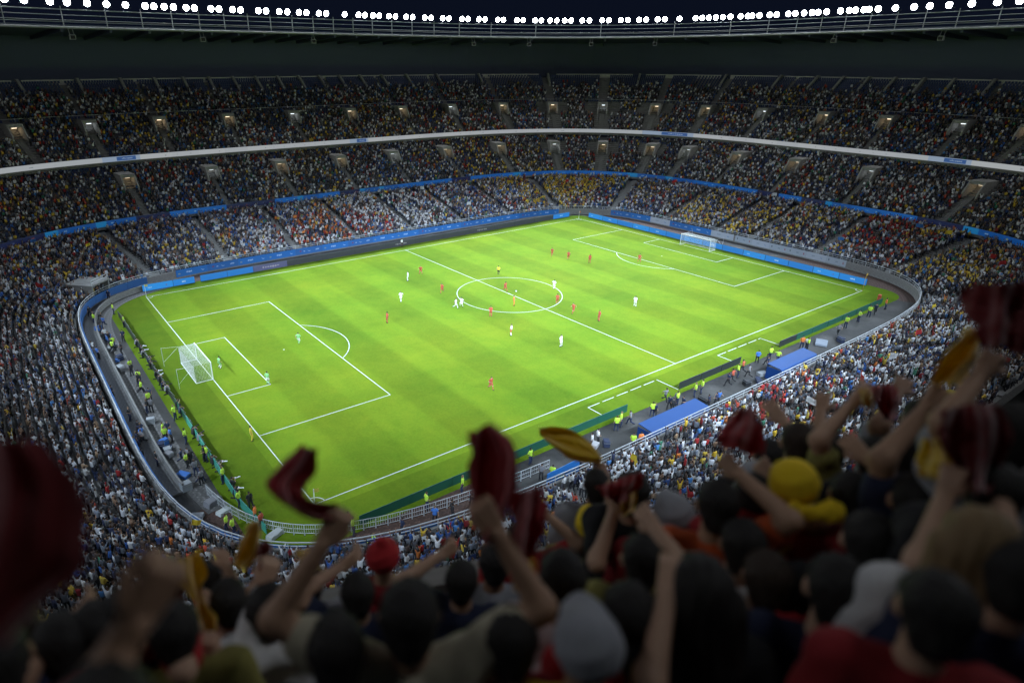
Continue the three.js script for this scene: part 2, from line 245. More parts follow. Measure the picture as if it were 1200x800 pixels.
// back of the top tier: pale wall, piers, handrail at the openings
{
  const t = TIERS.upper, d1 = rowD(t, t.rows), hTop = rowH(t, t.rows - 1), o = thing('back_wall', 'dark wall closing the top of the highest tier under the roof', 'wall');
  mesh('wall_body', sweep(rect(66, 66.5, hTop - 2, 42.6), S_LEFT, S_NEAR, 10), std([0.1, 0.125, 0.17], 0.9), o);
  mesh('concourse_floor', sweep(rect(d1, 66, hTop - 0.5, hTop - 0.1), S_LEFT, S_NEAR, 10), concrete, o);
  const n = 46; for (let k = 0; k < n; k++) {
    const a = lerp(S_LEFT, S_NEAR, k / n), b = lerp(S_LEFT, S_NEAR, (k + 1) / n); if (!sVis((a + b) / 2, d1, hTop, 120)) continue;
    const gap = hash2(k, 5) < 0.15 ? 5 : 3;
    tag(mesh('parapet_panel', sweep(rect(d1 + 0.1, d1 + 0.35, hTop - 0.1, hTop + 1.15), a + gap, b - 0.3, 6), std([0.78, 0.78, 0.75], 0.8, { map: concreteMap })), 'pale parapet panel at the top edge of the highest tier', 'parapet', 'pale parapet panels along the top of the upper tier');
    const p = ring(a + gap / 2, d1 - 2.2), pier = thing('pier', 'slanted pale concrete pier rising between the top seats to the roof', 'pier', [p.x, 0, p.z], inward(p), 'slanted piers at the top of the upper tier');
    const sh = new THREE.Shape(); sh.moveTo(1.8, rowH(t, 25) - 0.9); sh.lineTo(2.3, rowH(t, 25) + 0.4); sh.lineTo(-2.0, hTop + 1.4); sh.lineTo(-3.1, hTop + 1.4); sh.lineTo(-2.8, hTop - 0.6);
    const g = new THREE.ExtrudeGeometry(sh, { depth: 0.55, bevelEnabled: false }); g.rotateY(-Math.PI / 2); g.translate(0.27, 0, 0); mesh('buttress', g, std([0.66, 0.67, 0.66], 0.85, { map: concreteMap }), pier);
  }
  const r = t.vomRow + 5.2, posts = []; for (let s = S_LEFT; s < S_NEAR; s += 8) { const p = ring(s, rowD(t, r)); posts.push(box(0.05, 1.1, 0.05, p.x, rowH(t, r) + 0.4, p.z)); }
  tag(mesh('cross_aisle_rail', merge([sweep(rect(rowD(t, r) - 0.03, rowD(t, r) + 0.03, rowH(t, r) + 0.93, rowH(t, r) + 1.0), S_LEFT, S_NEAR, 6), ...posts]), galv), 'thin steel rail crossing the upper tier above the stair openings', 'railing');
}
// ---------------------------------------------------------------- roof, catwalk and floodlights
const RD = 41, RH = 43.6;
{
  const o = thing('stadium_roof', 'dark ring roof over the stands with a pale inner edge', 'roof');
  const under = std([0.1, 0.12, 0.18], 0.8), beam = std([0.08, 0.1, 0.14], 0.7), pale = std([0.34, 0.36, 0.37], 0.6);
  const n = 64; for (let k = 0; k < n; k++) {
    const a = k / n * NS, b = (k + 1) / n * NS;
    mesh('roof_panel', sweep([[RD + 0.2, RH + 0.3], [RD + 0.2, RH + 0.55], [68, 42.9], [68, 42.5]], a + 0.15, b - 0.15, 9), under, o);
    const p0 = ring(a, RD + 0.4), p1 = ring(a, 67.8), q = V(p1.x - p0.x, -1.05, p1.z - p0.z), l = q.length();
    const g = box(0.5, 1.1, l, 0, 0, 0); g.applyMatrix4(new THREE.Matrix4().lookAt(V(0, 0, 0), q.clone().normalize(), V(0, 1, 0))); g.translate((p0.x + p1.x) / 2, RH - 0.75, (p0.z + p1.z) / 2); mesh('roof_beam', g, beam, o);
  }
  for (const [d, h, r] of [[RD, RH, 0.26], [RD + 0.1, RH + 1.35, 0.07], [RD + 0.1, RH + 2.3, 0.07], [RD + 0.1, RH + 3.3, 0.1]]) { const c = new THREE.CatmullRomCurve3(Array.from({ length: 260 }, (_, i) => { const p = ring(i / 260 * NS, d); return V(p.x, h, p.z); }), true); mesh(r > 0.2 ? 'inner_edge_tube' : 'catwalk_rail', new THREE.TubeGeometry(c, 520, r, 6, true), pale, o); }
  mesh('catwalk_deck', sweep(rect(RD + 0.1, RD + 1.5, RH + 1.0, RH + 1.1), 0, NS, 10), steel, o);
  for (let k = 0; k < 72; k++) { const p = ring(k / 72 * NS + 4, RD + 0.1); mesh('catwalk_post', bar(V(p.x, RH, p.z), V(p.x, RH + 3.9, p.z), 0.11), pale, o); }
}
const BANKS = [[5, 4], [28, 3], [58, 4], [78, 4], [102, 3], [125, 3], [147, 3], [175, 5], [198, 5], [223, 5], [252, 4], [277, 4], [307, 4], [332, 3], [355, 3], [378, 4], [404, 2], [424, 4], [441, 3], [460, 3], [480, 3], [502, 3], [523, 3], [545, 3], [565, 3], [587, 3], [610, 3], [631, 4], [649, 3], [666, 3], [687, 4], [710, 4], [732, 4], [753, 3], [775, 4], [796, 2], [819, 4], [843, 6], [872, 4], [886, 4], [906, 4], [928, 4], [947, 3], [964, 4], [990, 4], [1008, 4], [1024, 4], [1050, 4], [1072, 4], [1090, 4], [1113, 4], [1139, 4], [1169, 4], [1195, 4]];
{
  const list = BANKS.map(([px, n]) => [sAt(px, RD - 0.5, RH + 4.6), px < 160 || px > 1040 ? Math.min(n, 2) : px < 240 || px > 860 ? Math.min(n, 3) : n]).filter((b) => b[0] !== null);
  const ss = list.map((b) => (b[0] < S_LEFT ? b[0] + NS : b[0])), lo = Math.min(...ss), hi = Math.max(...ss);
  for (let s = hi + 16; s < lo + NS - 8; s += 26) { const q = ring(s, RD); list.push([s, 4, Math.hypot(q.x - EYE.x, q.z - EYE.z) > 30 ? 1.75 : 0.26]); }    // the rest of the ring, round behind the camera
  const lampMat = new THREE.MeshStandardMaterial({ color: 0x888888, emissive: 0xf4f9ff, emissiveIntensity: 60 }), housing = std([0.08, 0.085, 0.09], 0.5);
  const disc = new THREE.CylinderGeometry(0.62, 0.62, 0.06, 20); disc.rotateX(Math.PI / 2);
  const shell = new THREE.CylinderGeometry(0.7, 0.36, 0.5, 20, 1, false); shell.rotateX(Math.PI / 2);
  list.forEach(([s, n0, power = 1], i) => { const n = Math.max(1, Math.round(n0 * 0.62));
    const p = ring(s, RD - 0.4), o = thing('floodlight_bank', 'row of round floodlights glowing on the catwalk of the roof edge', 'floodlight', [p.x, RH + 4.3, p.z], inward(p), 'floodlight rows along the roof edge');
    mesh('bracket', box(n * 1.95, 0.14, 0.14, 0, -0.2, -0.5), housing, o);
    for (let k = 0; k < n; k++) { const x = (k - (n - 1) / 2) * 1.95 + rr(-0.1, 0.1); const h = mesh('lamp_housing', shell, housing, o); h.position.set(x, 0.35, -0.3); h.rotation.x = 0.25; const l = mesh('lamp', disc, lampMat, h); l.position.set(0, 0, 0.27); l.castShadow = false; }
    const light = new THREE.SpotLight(FLOOD_COLOR, FLOOD_POWER * power, 0, 0.42, 0.85); light.position.set(0, 0.1, 0.5); light.castShadow = true; light.shadow.radius = 40;
    const aim = V(-48 + 96 * ((i * 0.618 + 0.11) % 1), 0, -31 + 62 * ((i * 0.7549 + 0.37) % 1)); aim.lerp(V(Math.max(-50, Math.min(50, p.x)), 0, Math.max(-32, Math.min(32, p.z))), 0.5); o.updateMatrixWorld(true); const tgt = o.worldToLocal(aim); light.target.position.copy(tgt); o.add(light); o.add(light.target);
  });
  // loudspeakers slung under the roof edge
  for (const px of [84, 237, 367, 555, 620, 693, 768, 978, 1104]) { const s = sAt(px, RD + 1, RH - 1.4); if (s === null) continue; const p = ring(s, RD + 1), o = thing('hanging_speaker', 'small pale loudspeaker hung on a bracket below the roof edge', 'loudspeaker', [p.x, RH - 2.2, p.z], inward(p), 'loudspeakers under the roof edge');
    mesh('cabinet', box(1.1, 0.9, 0.8, 0, 0.45, 0), std([0.5, 0.52, 0.5], 0.6), o); mesh('grille', box(0.9, 0.7, 0.05, 0, 0.45, 0.43), black, o); mesh('hanger', merge([bar(V(-0.4, 0.9, 0), V(-0.4, 2.2, -0.6), 0.06), bar(V(0.4, 0.9, 0), V(0.4, 2.2, -0.6), 0.06)]), galv, o); }
}
// ---------------------------------------------------------------- people: a skeleton of tapered bones, smoothly joined and meshed
// bones: [ax, ay, az, bx, by, bz, ra, rb]; cut(x, y, z, d) may trim or roughen the field
function skin(bones, cell, k = 0.03, cut) {
  let lo = [1e9, 1e9, 1e9], hi = [-1e9, -1e9, -1e9];
  for (const b of bones) for (let c = 0; c < 3; c++) { lo[c] = Math.min(lo[c], b[c] - b[6], b[c + 3] - b[7]); hi[c] = Math.max(hi[c], b[c] + b[6], b[c + 3] + b[7]); }
  const pad = cell * 2.5 + 0.01; lo = lo.map((v) => v - pad); const n = hi.map((v, c) => Math.ceil((v + pad - lo[c]) / cell) + 1), [nx, ny, nz] = n, f = new Float32Array(nx * ny * nz).fill(1);
  for (const b of bones) {
    const [ax, ay, az, bx, by, bz, ra, rb] = b, ux = bx - ax, uy = by - ay, uz = bz - az, ll = ux * ux + uy * uy + uz * uz || 1e-9, m = Math.max(ra, rb) + k + 2.5 * cell;
    const r = (c, s) => [Math.max(0, Math.floor((Math.min(b[c], b[c + 3]) - m - lo[c]) / cell)), Math.min(s - 1, Math.ceil((Math.max(b[c], b[c + 3]) + m - lo[c]) / cell))], [x0, x1] = r(0, nx), [y0, y1] = r(1, ny), [z0, z1] = r(2, nz);
    for (let z = z0; z <= z1; z++) { const pz = lo[2] + z * cell; for (let y = y0; y <= y1; y++) { const py = lo[1] + y * cell; for (let x = x0; x <= x1; x++) {
      const px = lo[0] + x * cell; let t = ((px - ax) * ux + (py - ay) * uy + (pz - az) * uz) / ll; t = t < 0 ? 0 : t > 1 ? 1 : t;
      const dx = px - ax - ux * t, dy = py - ay - uy * t, dz = pz - az - uz * t, d = Math.sqrt(dx * dx + dy * dy + dz * dz) - ra - (rb - ra) * t, i = (z * ny + y) * nx + x, o = f[i], h = k - Math.abs(o - d);
      f[i] = (o < d ? o : d) - (h > 0 ? h * h / (4 * k) : 0);
    } } }
  }
  if (cut) for (let z = 0; z < nz; z++) for (let y = 0; y < ny; y++) for (let x = 0; x < nx; x++) { const i = (z * ny + y) * nx + x; if (f[i] < 0.2) f[i] = cut(lo[0] + x * cell, lo[1] + y * cell, lo[2] + z * cell, f[i]); }
  const id = new Int32Array(nx * ny * nz).fill(-1), pos = [], idx = [], off = [0, 1, nx, nx + 1, nx * ny, nx * ny + 1, nx * ny + nx, nx * ny + nx + 1];
  const E = [[0, 1], [2, 3], [4, 5], [6, 7], [0, 2], [1, 3], [4, 6], [5, 7], [0, 4], [1, 5], [2, 6], [3, 7]];
  for (let z = 0; z < nz - 1; z++) for (let y = 0; y < ny - 1; y++) for (let x = 0; x < nx - 1; x++) {
    const i = (z * ny + y) * nx + x; let m = 0; for (let c = 0; c < 8; c++) if (f[i + off[c]] < 0) m |= 1 << c; if (m === 0 || m === 255) continue;
    let sx = 0, sy = 0, sz = 0, q = 0;
    for (const [a, b] of E) { const fa = f[i + off[a]], fb = f[i + off[b]]; if ((fa < 0) === (fb < 0)) continue; const t = fa / (fa - fb); sx += (a & 1) + t * ((b & 1) - (a & 1)); sy += ((a >> 1) & 1) + t * (((b >> 1) & 1) - ((a >> 1) & 1)); sz += (a >> 2) + t * ((b >> 2) - (a >> 2)); q++; }
    id[i] = pos.length / 3; pos.push(lo[0] + (x + sx / q) * cell, lo[1] + (y + sy / q) * cell, lo[2] + (z + sz / q) * cell);
  }
  const quad = (a, b, c, d, s) => { if (a < 0 || b < 0 || c < 0 || d < 0) return; if (s) idx.push(a, b, c, a, c, d); else idx.push(a, c, b, a, d, c); };
  for (let z = 1; z < nz - 1; z++) for (let y = 1; y < ny - 1; y++) for (let x = 1; x < nx - 1; x++) {
    const i = (z * ny + y) * nx + x, s = f[i] < 0;
    if (s !== f[i + 1] < 0) quad(id[i], id[i - nx], id[i - nx - nx * ny], id[i - nx * ny], !s);
    if (s !== f[i + nx] < 0) quad(id[i], id[i - nx * ny], id[i - 1 - nx * ny], id[i - 1], !s);
    if (s !== f[i + nx * ny] < 0) quad(id[i], id[i - 1], id[i - 1 - nx], id[i - nx], !s);
  }
  const g = new THREE.BufferGeometry(); g.setAttribute('position', new THREE.Float32BufferAttribute(pos, 3)); g.setIndex(idx); g.computeVertexNormals(); return g;
}
const B = (a, b, ra, rb = ra) => [a.x, a.y, a.z, b.x, b.y, b.z, ra, rb];
// two-bone reach: elbow (or knee) between a and b, bent towards pole
function reach(a, b, l1, l2, pole) {
  const d = b.clone().sub(a); let L = d.length(); const most = (l1 + l2) * 0.995; if (L > most) { b = a.clone().addScaledVector(d, most / L); L = most; d.setLength(L); }
  const u = d.clone().normalize(), c = (l1 * l1 + L * L - l2 * l2) / (2 * L), h = Math.sqrt(Math.max(0, l1 * l1 - c * c)), p = pole.clone().addScaledVector(u, -pole.dot(u)).normalize();
  return [a.clone().addScaledVector(u, c).addScaledVector(p, h), b];
}
// joints of a person 1.75 m tall who looks along +z, feet at y = 0
function joints(o = {}) {
  const sit = o.sit ?? 0, J = { lean: o.lean ?? 0 };
  const hipY = 0.93 - (o.crouch ?? 0), dz = o.lean ?? 0;
  J.hip = [-1, 1].map((s) => V(s * 0.09, hipY, 0)); J.foot = (o.feet ?? [[-0.12, 0], [0.12, 0]]).map(([x, z, y]) => V(x, 0.08 + (y ?? 0), z));
  J.knee = J.hip.map((h, i) => { const [k, f] = reach(h, J.foot[i], 0.44, 0.43, V((i ? 1 : -1) * 0.15, 0, 1)); J.foot[i] = f; return k; });
  J.toe = J.foot.map((f, i) => V(f.x + (i ? 0.02 : -0.02), f.y - 0.035, f.z + 0.16));
  J.chest = V(0, hipY + 0.36, dz * 0.6); J.neck = V(0, hipY + 0.53, dz - 0.01); J.head = V((o.tilt ?? 0) * 0.05, hipY + 0.70, dz + 0.015 + (o.nod ?? 0));
  J.shoulder = [-1, 1].map((s) => V(s * 0.175, hipY + 0.475, dz * 0.9)); J.elbow = []; J.wrist = [];
  (o.arms ?? [{}, {}]).forEach((a, i) => {
    const s = i ? 1 : -1, sh = J.shoulder[i]; if (a.at && a.at.y > sh.y + 0.1) { sh.y += 0.05; sh.x -= s * 0.02; }
    const w = a.at ?? V(s * 0.24, hipY - 0.02, 0.06 + dz), [e, ww] = reach(sh, w, 0.29, 0.26, a.pole ?? (w.y > sh.y ? V(s * 0.8, -0.1, 0.35) : V(s * 0.5, -0.2, -1))); J.elbow.push(e); J.wrist.push(ww);
  });
  return J;
}
const headBones = (h, f = 1) => [B(V(h.x, h.y + 0.035 * f, h.z - 0.02), V(h.x, h.y + 0.03 * f, h.z + 0.012), 0.079, 0.075), B(V(h.x, h.y - 0.02, h.z + 0.028), V(h.x, h.y - 0.07, h.z + 0.048), 0.06, 0.041), B(V(h.x, h.y, h.z + 0.082), V(h.x, h.y - 0.03, h.z + 0.096), 0.011, 0.015), B(V(h.x - 0.077, h.y + 0.005, h.z), V(h.x - 0.079, h.y - 0.03, h.z + 0.004), 0.018, 0.012), B(V(h.x + 0.077, h.y + 0.005, h.z), V(h.x + 0.079, h.y - 0.03, h.z + 0.004), 0.018, 0.012)];
const torsoBones = (J, e = 0) => { const L = []; for (const i of [0, 1]) { const s = i ? 1 : -1; L.push(B(V(s * 0.075, J.hip[0].y + 0.02, 0), V(s * 0.085, J.chest.y - 0.02, J.chest.z), 0.1 + e, 0.105 + e), B(V(s * 0.085, J.chest.y, J.chest.z), V(J.shoulder[i].x * 0.8, J.shoulder[i].y - 0.05, J.shoulder[i].z), 0.1 + e, 0.075 + e), B(V(0, J.neck.y - 0.05, J.neck.z - 0.01), J.shoulder[i], 0.06 + e, 0.062 + e)); } return L; };
const legBones = (J, e = 0) => { const L = []; for (const i of [0, 1]) L.push(B(J.hip[i], J.knee[i], 0.088 + e, 0.058 + e), B(J.knee[i], J.foot[i], 0.056 + e, 0.042 + e)); return L; };
const footBones = (J) => J.foot.map((f, i) => B(f.clone().add(V(0, -0.03, -0.04)), J.toe[i], 0.045, 0.035));
const armBones = (J, i, e = 0) => [B(J.shoulder[i], J.elbow[i], 0.052 + e, 0.042 + e), B(J.elbow[i], J.wrist[i], 0.042 + e, 0.028 + e)];
const sleeve = (J, i, part, e) => { if (part <= 1) return [B(J.shoulder[i], J.shoulder[i].clone().lerp(J.elbow[i], part), 0.055 + e, 0.05 + e)]; return [B(J.shoulder[i], J.elbow[i], 0.055 + e, 0.046 + e), B(J.elbow[i], J.elbow[i].clone().lerp(J.wrist[i], part - 1), 0.046 + e, 0.034 + e)]; };
// a hand of palm, four unequal jointed fingers and a thumb from the side of the palm; curl 0 open .. 1 fist
function handBones(w, dir, palm, thumbSide, curl, sc = 1) {
  const u = dir.clone().normalize(), n = palm.clone().addScaledVector(u, -palm.dot(u)).normalize(), s = new THREE.Vector3().crossVectors(u, n).multiplyScalar(thumbSide), L = [], P = (a, b, c) => w.clone().addScaledVector(u, a * sc).addScaledVector(s, b * sc).addScaledVector(n, c * sc);
  for (const b of [-0.026, -0.008, 0.01, 0.026]) L.push(B(P(0.0, b * 0.6, 0), P(0.085, b, 0), 0.016 * sc, 0.0125 * sc));
  [[-0.03, 0.062], [-0.01, 0.078], [0.011, 0.084], [0.03, 0.075]].forEach(([b, len], k) => {
    let p = P(0.088, b, 0), a = 0.12 + curl * 1.25; const seg = [0.45, 0.32, 0.26];
    for (let j = 0; j < 3; j++) { const q = p.clone().addScaledVector(u, Math.cos(a) * len * seg[j] * sc).addScaledVector(n, Math.sin(a) * len * seg[j] * sc).addScaledVector(s, (1 - curl) * b * 0.12 * sc); L.push(B(p, q, (0.0098 - j * 0.0008) * sc, (0.0092 - j * 0.001) * sc)); p = q; a += 0.12 + curl * 1.15; }
  });
  const t0 = P(0.022, 0.03, 0.004), t1 = P(0.055, 0.056 - curl * 0.014, 0.012 + curl * 0.02), t2 = P(0.082, 0.06 - curl * 0.045, 0.018 + curl * 0.034); L.push(B(t0, t1, 0.0145 * sc, 0.012 * sc), B(t1, t2, 0.0115 * sc, 0.009 * sc));
  return L;
}
function paintGeo(g, rgb) { const n = g.attributes.position.count, c = new Float32Array(n * 3); for (let i = 0; i < n; i++) c.set(rgb, i * 3); g.setAttribute('color', new THREE.BufferAttribute(c, 3)); return g; }
const joinColored = (list) => mergeGeometries(list.map((g) => { const n = g.index ? g.toNonIndexed() : g; for (const k of Object.keys(n.attributes)) if (!['position', 'normal', 'color'].includes(k)) n.deleteAttribute(k); return n; }), false);

// ---------------------------------------------------------------- the crowd
const SKIN = [[0.42, 0.25, 0.16], [0.5, 0.31, 0.21], [0.3, 0.165, 0.1], [0.17, 0.09, 0.055], [0.08, 0.042, 0.026]];
const SHIRT = { dark: [[0.035, 0.036, 0.04], [0.05, 0.05, 0.055], [0.03, 0.04, 0.09], [0.08, 0.055, 0.045], [0.08, 0.08, 0.09]], white: [[0.72, 0.72, 0.72], [0.62, 0.64, 0.68], [0.5, 0.5, 0.48]], grey: [[0.16, 0.17, 0.18], [0.1, 0.11, 0.13], [0.2, 0.23, 0.28]], yellow: [[0.62, 0.4, 0.03], [0.68, 0.48, 0.06], [0.5, 0.36, 0.05]], red: [[0.34, 0.02, 0.02], [0.22, 0.015, 0.02], [0.45, 0.06, 0.03]], blue: [[0.03, 0.1, 0.32], [0.06, 0.2, 0.45], [0.02, 0.05, 0.16]], orange: [[0.55, 0.16, 0.03]], green: [[0.05, 0.2, 0.12]], tan: [[0.3, 0.2, 0.12], [0.22, 0.13, 0.08]] };
const SHIRT_BASE = { dark: 0.33, white: 0.22, grey: 0.2, yellow: 0.034, red: 0.045, blue: 0.09, orange: 0.01, green: 0.015, tan: 0.04 };
function shirtColor(px, py, x, z) {
  const w = { ...SHIRT_BASE }, n1 = fbm(x * 0.06 + 3, z * 0.06, 2), n2 = fbm(x * 0.08 + 50, z * 0.08 + 9, 2), n3 = fbm(x * 0.07 + 90, z * 0.07 + 31, 2);
  w.yellow *= 0.5 + Math.max(0, n1 - 0.4) * 6; w.red *= 0.4 + Math.max(0, n2 - 0.42) * 7; w.blue *= 0.5 + Math.max(0, n3 - 0.42) * 6; w.white *= 0.6 + n2;
  const near = (cx, cy, rx, ry, k, m) => { const q = ((px - cx) / rx) ** 2 + ((py - cy) / ry) ** 2; if (q < 1) w[k] *= 1 + m * (1 - q); };
  near(640, 190, 160, 40, 'yellow', 4); near(690, 225, 90, 26, 'yellow', 4); near(870, 260, 100, 34, 'yellow', 14); near(1120, 312, 70, 26, 'yellow', 9); near(1045, 280, 60, 34, 'red', 9); near(385, 268, 55, 28, 'red', 14); near(385, 268, 55, 28, 'orange', 40); near(460, 240, 90, 34, 'white', 2.5); near(330, 285, 70, 24, 'white', 1.5); near(560, 225, 80, 24, 'tan', 4); near(220, 290, 60, 30, 'yellow', 4); near(100, 160, 110, 40, 'yellow', 4); near(880, 175, 80, 40, 'white', 1); near(925, 460, 70, 40, 'yellow', 5); near(890, 470, 40, 30, 'red', 5); near(700, 560, 90, 50, 'white', 2); near(1100, 420, 90, 80, 'white', 1.5); near(60, 460, 200, 200, 'white', 0.7); near(60, 460, 200, 200, 'tan', 2.5); near(60, 460, 200, 200, 'grey', 1.2);
  let sum = 0; for (const k in w) sum += w[k]; let r = rnd() * sum; for (const k in w) if ((r -= w[k]) < 0) return [k, pick(SHIRT[k])]; return ['dark', SHIRT.dark[0]];
}
const poseOf = (k) => { const up = (s, x, y, z) => ({ at: V(s * x, y, z) }); return [
  joints({ crouch: 0.12, arms: [up(-1, 0.22, 0.78, 0.25), up(1, 0.22, 0.78, 0.25)] }), joints({ arms: [up(-1, 0.3, 1.95, 0.1), up(1, 0.28, 1.98, 0.12)] }), joints({ arms: [up(-1, 0.06, 1.3, 0.36), up(1, 0.06, 1.32, 0.36)] }), joints({ arms: [{}, up(1, 0.26, 1.98, 0.15)] })][k]; };
const seats = [];   // every taken place: position, turn, shirt
const emptySeats = [];
{
  const list = [['lower', 0.95], ['middle', 0.93], ['upper', 0.88]];
  for (const [name, fill] of list) {
    const t = TIERS[name];
    for (let r = 0; r < t.rows; r++) {
      const d = rowD(t, r) + 0.42, y = rowH(t, r); let s = t.s0, prev = ring(s, d), run = 0, next = rr(0, 0.5);
      while (s < t.s1) {
        s += 0.5; const p = ring(s, d), l = Math.hypot(p.x - prev.x, p.z - prev.z); run += l; prev = p; if (run < next) continue; run = 0; next = name === 'lower' ? 0.455 : 0.5;
        if (t.aisles.some((a) => { let q = Math.abs(((s - a) % NS + NS) % NS); q = Math.min(q, NS - q); const m = q * 0.25 * (1 + d / 90); return m < (t.vomRow !== undefined && r >= t.vomRow - 1 && r <= t.vomRow + 4.6 ? 1.95 : r > (t.vomRow ?? 99) + 4 ? 0.45 : 0.85); })) continue;
        const q = pixel(V(p.x, y + 0.8, p.z)); if (q[2] < 6 || q[0] < -70 || q[0] > 1270 || q[1] > 840) continue;
        const top = name === 'upper' && r > 22; let occ = fill; if (top) occ = Math.max(0, 0.75 - (r - 22) * 0.17) * (0.4 + fbm(p.x * 0.05, p.z * 0.05, 2)); if (name === 'upper' && Math.abs(r - t.vomRow - 5.2) < 0.6) occ = 0.3;
        const dim = fbm(p.x * 0.12 + 7, p.z * 0.12 + r * 0.05, 2); if (dim > 0.68) occ *= 0.6;
        if (rnd() > occ) { if (name !== 'lower' || rnd() < 0.5) emptySeats.push([p.x, y, p.z, inward(p)]); continue; }
        seats.push({ x: p.x + rr(-0.16, 0.16), y, z: p.z + rr(-0.16, 0.16), turn: inward(p) + rr(-0.8, 0.8), sc: rr(0.84, 1.08), pose: rnd() < 0.62 ? 0 : rnd() < 0.35 ? 1 : rnd() < 0.6 ? 2 : 3, shirt: shirtColor(q[0], q[1], p.x, p.z), tone: rnd() < 0.55 ? rnd() < 0.5 ? 0 : 1 : 2 + Math.floor(rnd() * 3), depth: q[2], lower: name === 'lower', px: q[0], py: q[1] });
      }
    }
  }
}
const HAIRC = [[0.012, 0.01, 0.009], [0.03, 0.018, 0.011], [0.08, 0.045, 0.02], [0.2, 0.13, 0.06], [0.25, 0.25, 0.26]];
const hairCut = (h) => (x, y, z, d) => Math.max(d, (z - h.z) - 0.035 - (y - h.y) * 0.75, h.y - 0.05 - y - (h.z - z > 0.03 ? 0.05 : 0));
function simpleParts(J, cell) { // geometry of someone seen from far away
  const bodyG = skin([...headBones(J.head), B(J.neck.clone().add(V(0, -0.03, 0)), J.head.clone().add(V(0, -0.04, -0.015)), 0.052, 0.05), ...torsoBones(J), ...legBones(J), ...footBones(J), ...armBones(J, 0), ...armBones(J, 1), ...[0, 1].map((i) => B(J.wrist[i], J.wrist[i].clone().add(J.wrist[i].clone().sub(J.elbow[i]).setLength(0.12)), 0.036, 0.028))], cell);
  const shirtG = skin([...torsoBones(J, 0.018), ...sleeve(J, 0, 0.75, 0.018), ...sleeve(J, 1, 0.75, 0.018)], cell);
  const legsG = skin([...legBones(J, 0.02), B(J.hip[0], J.hip[1], 0.1, 0.1)], cell);
  const h = J.head, hairG = skin([B(V(h.x, h.y + 0.04, h.z - 0.025), V(h.x, h.y + 0.03, h.z + 0.012), 0.092, 0.086)], Math.min(cell, 0.035), 0.02, hairCut(h));
  return { bodyG, shirtG, legsG, hairG };
}
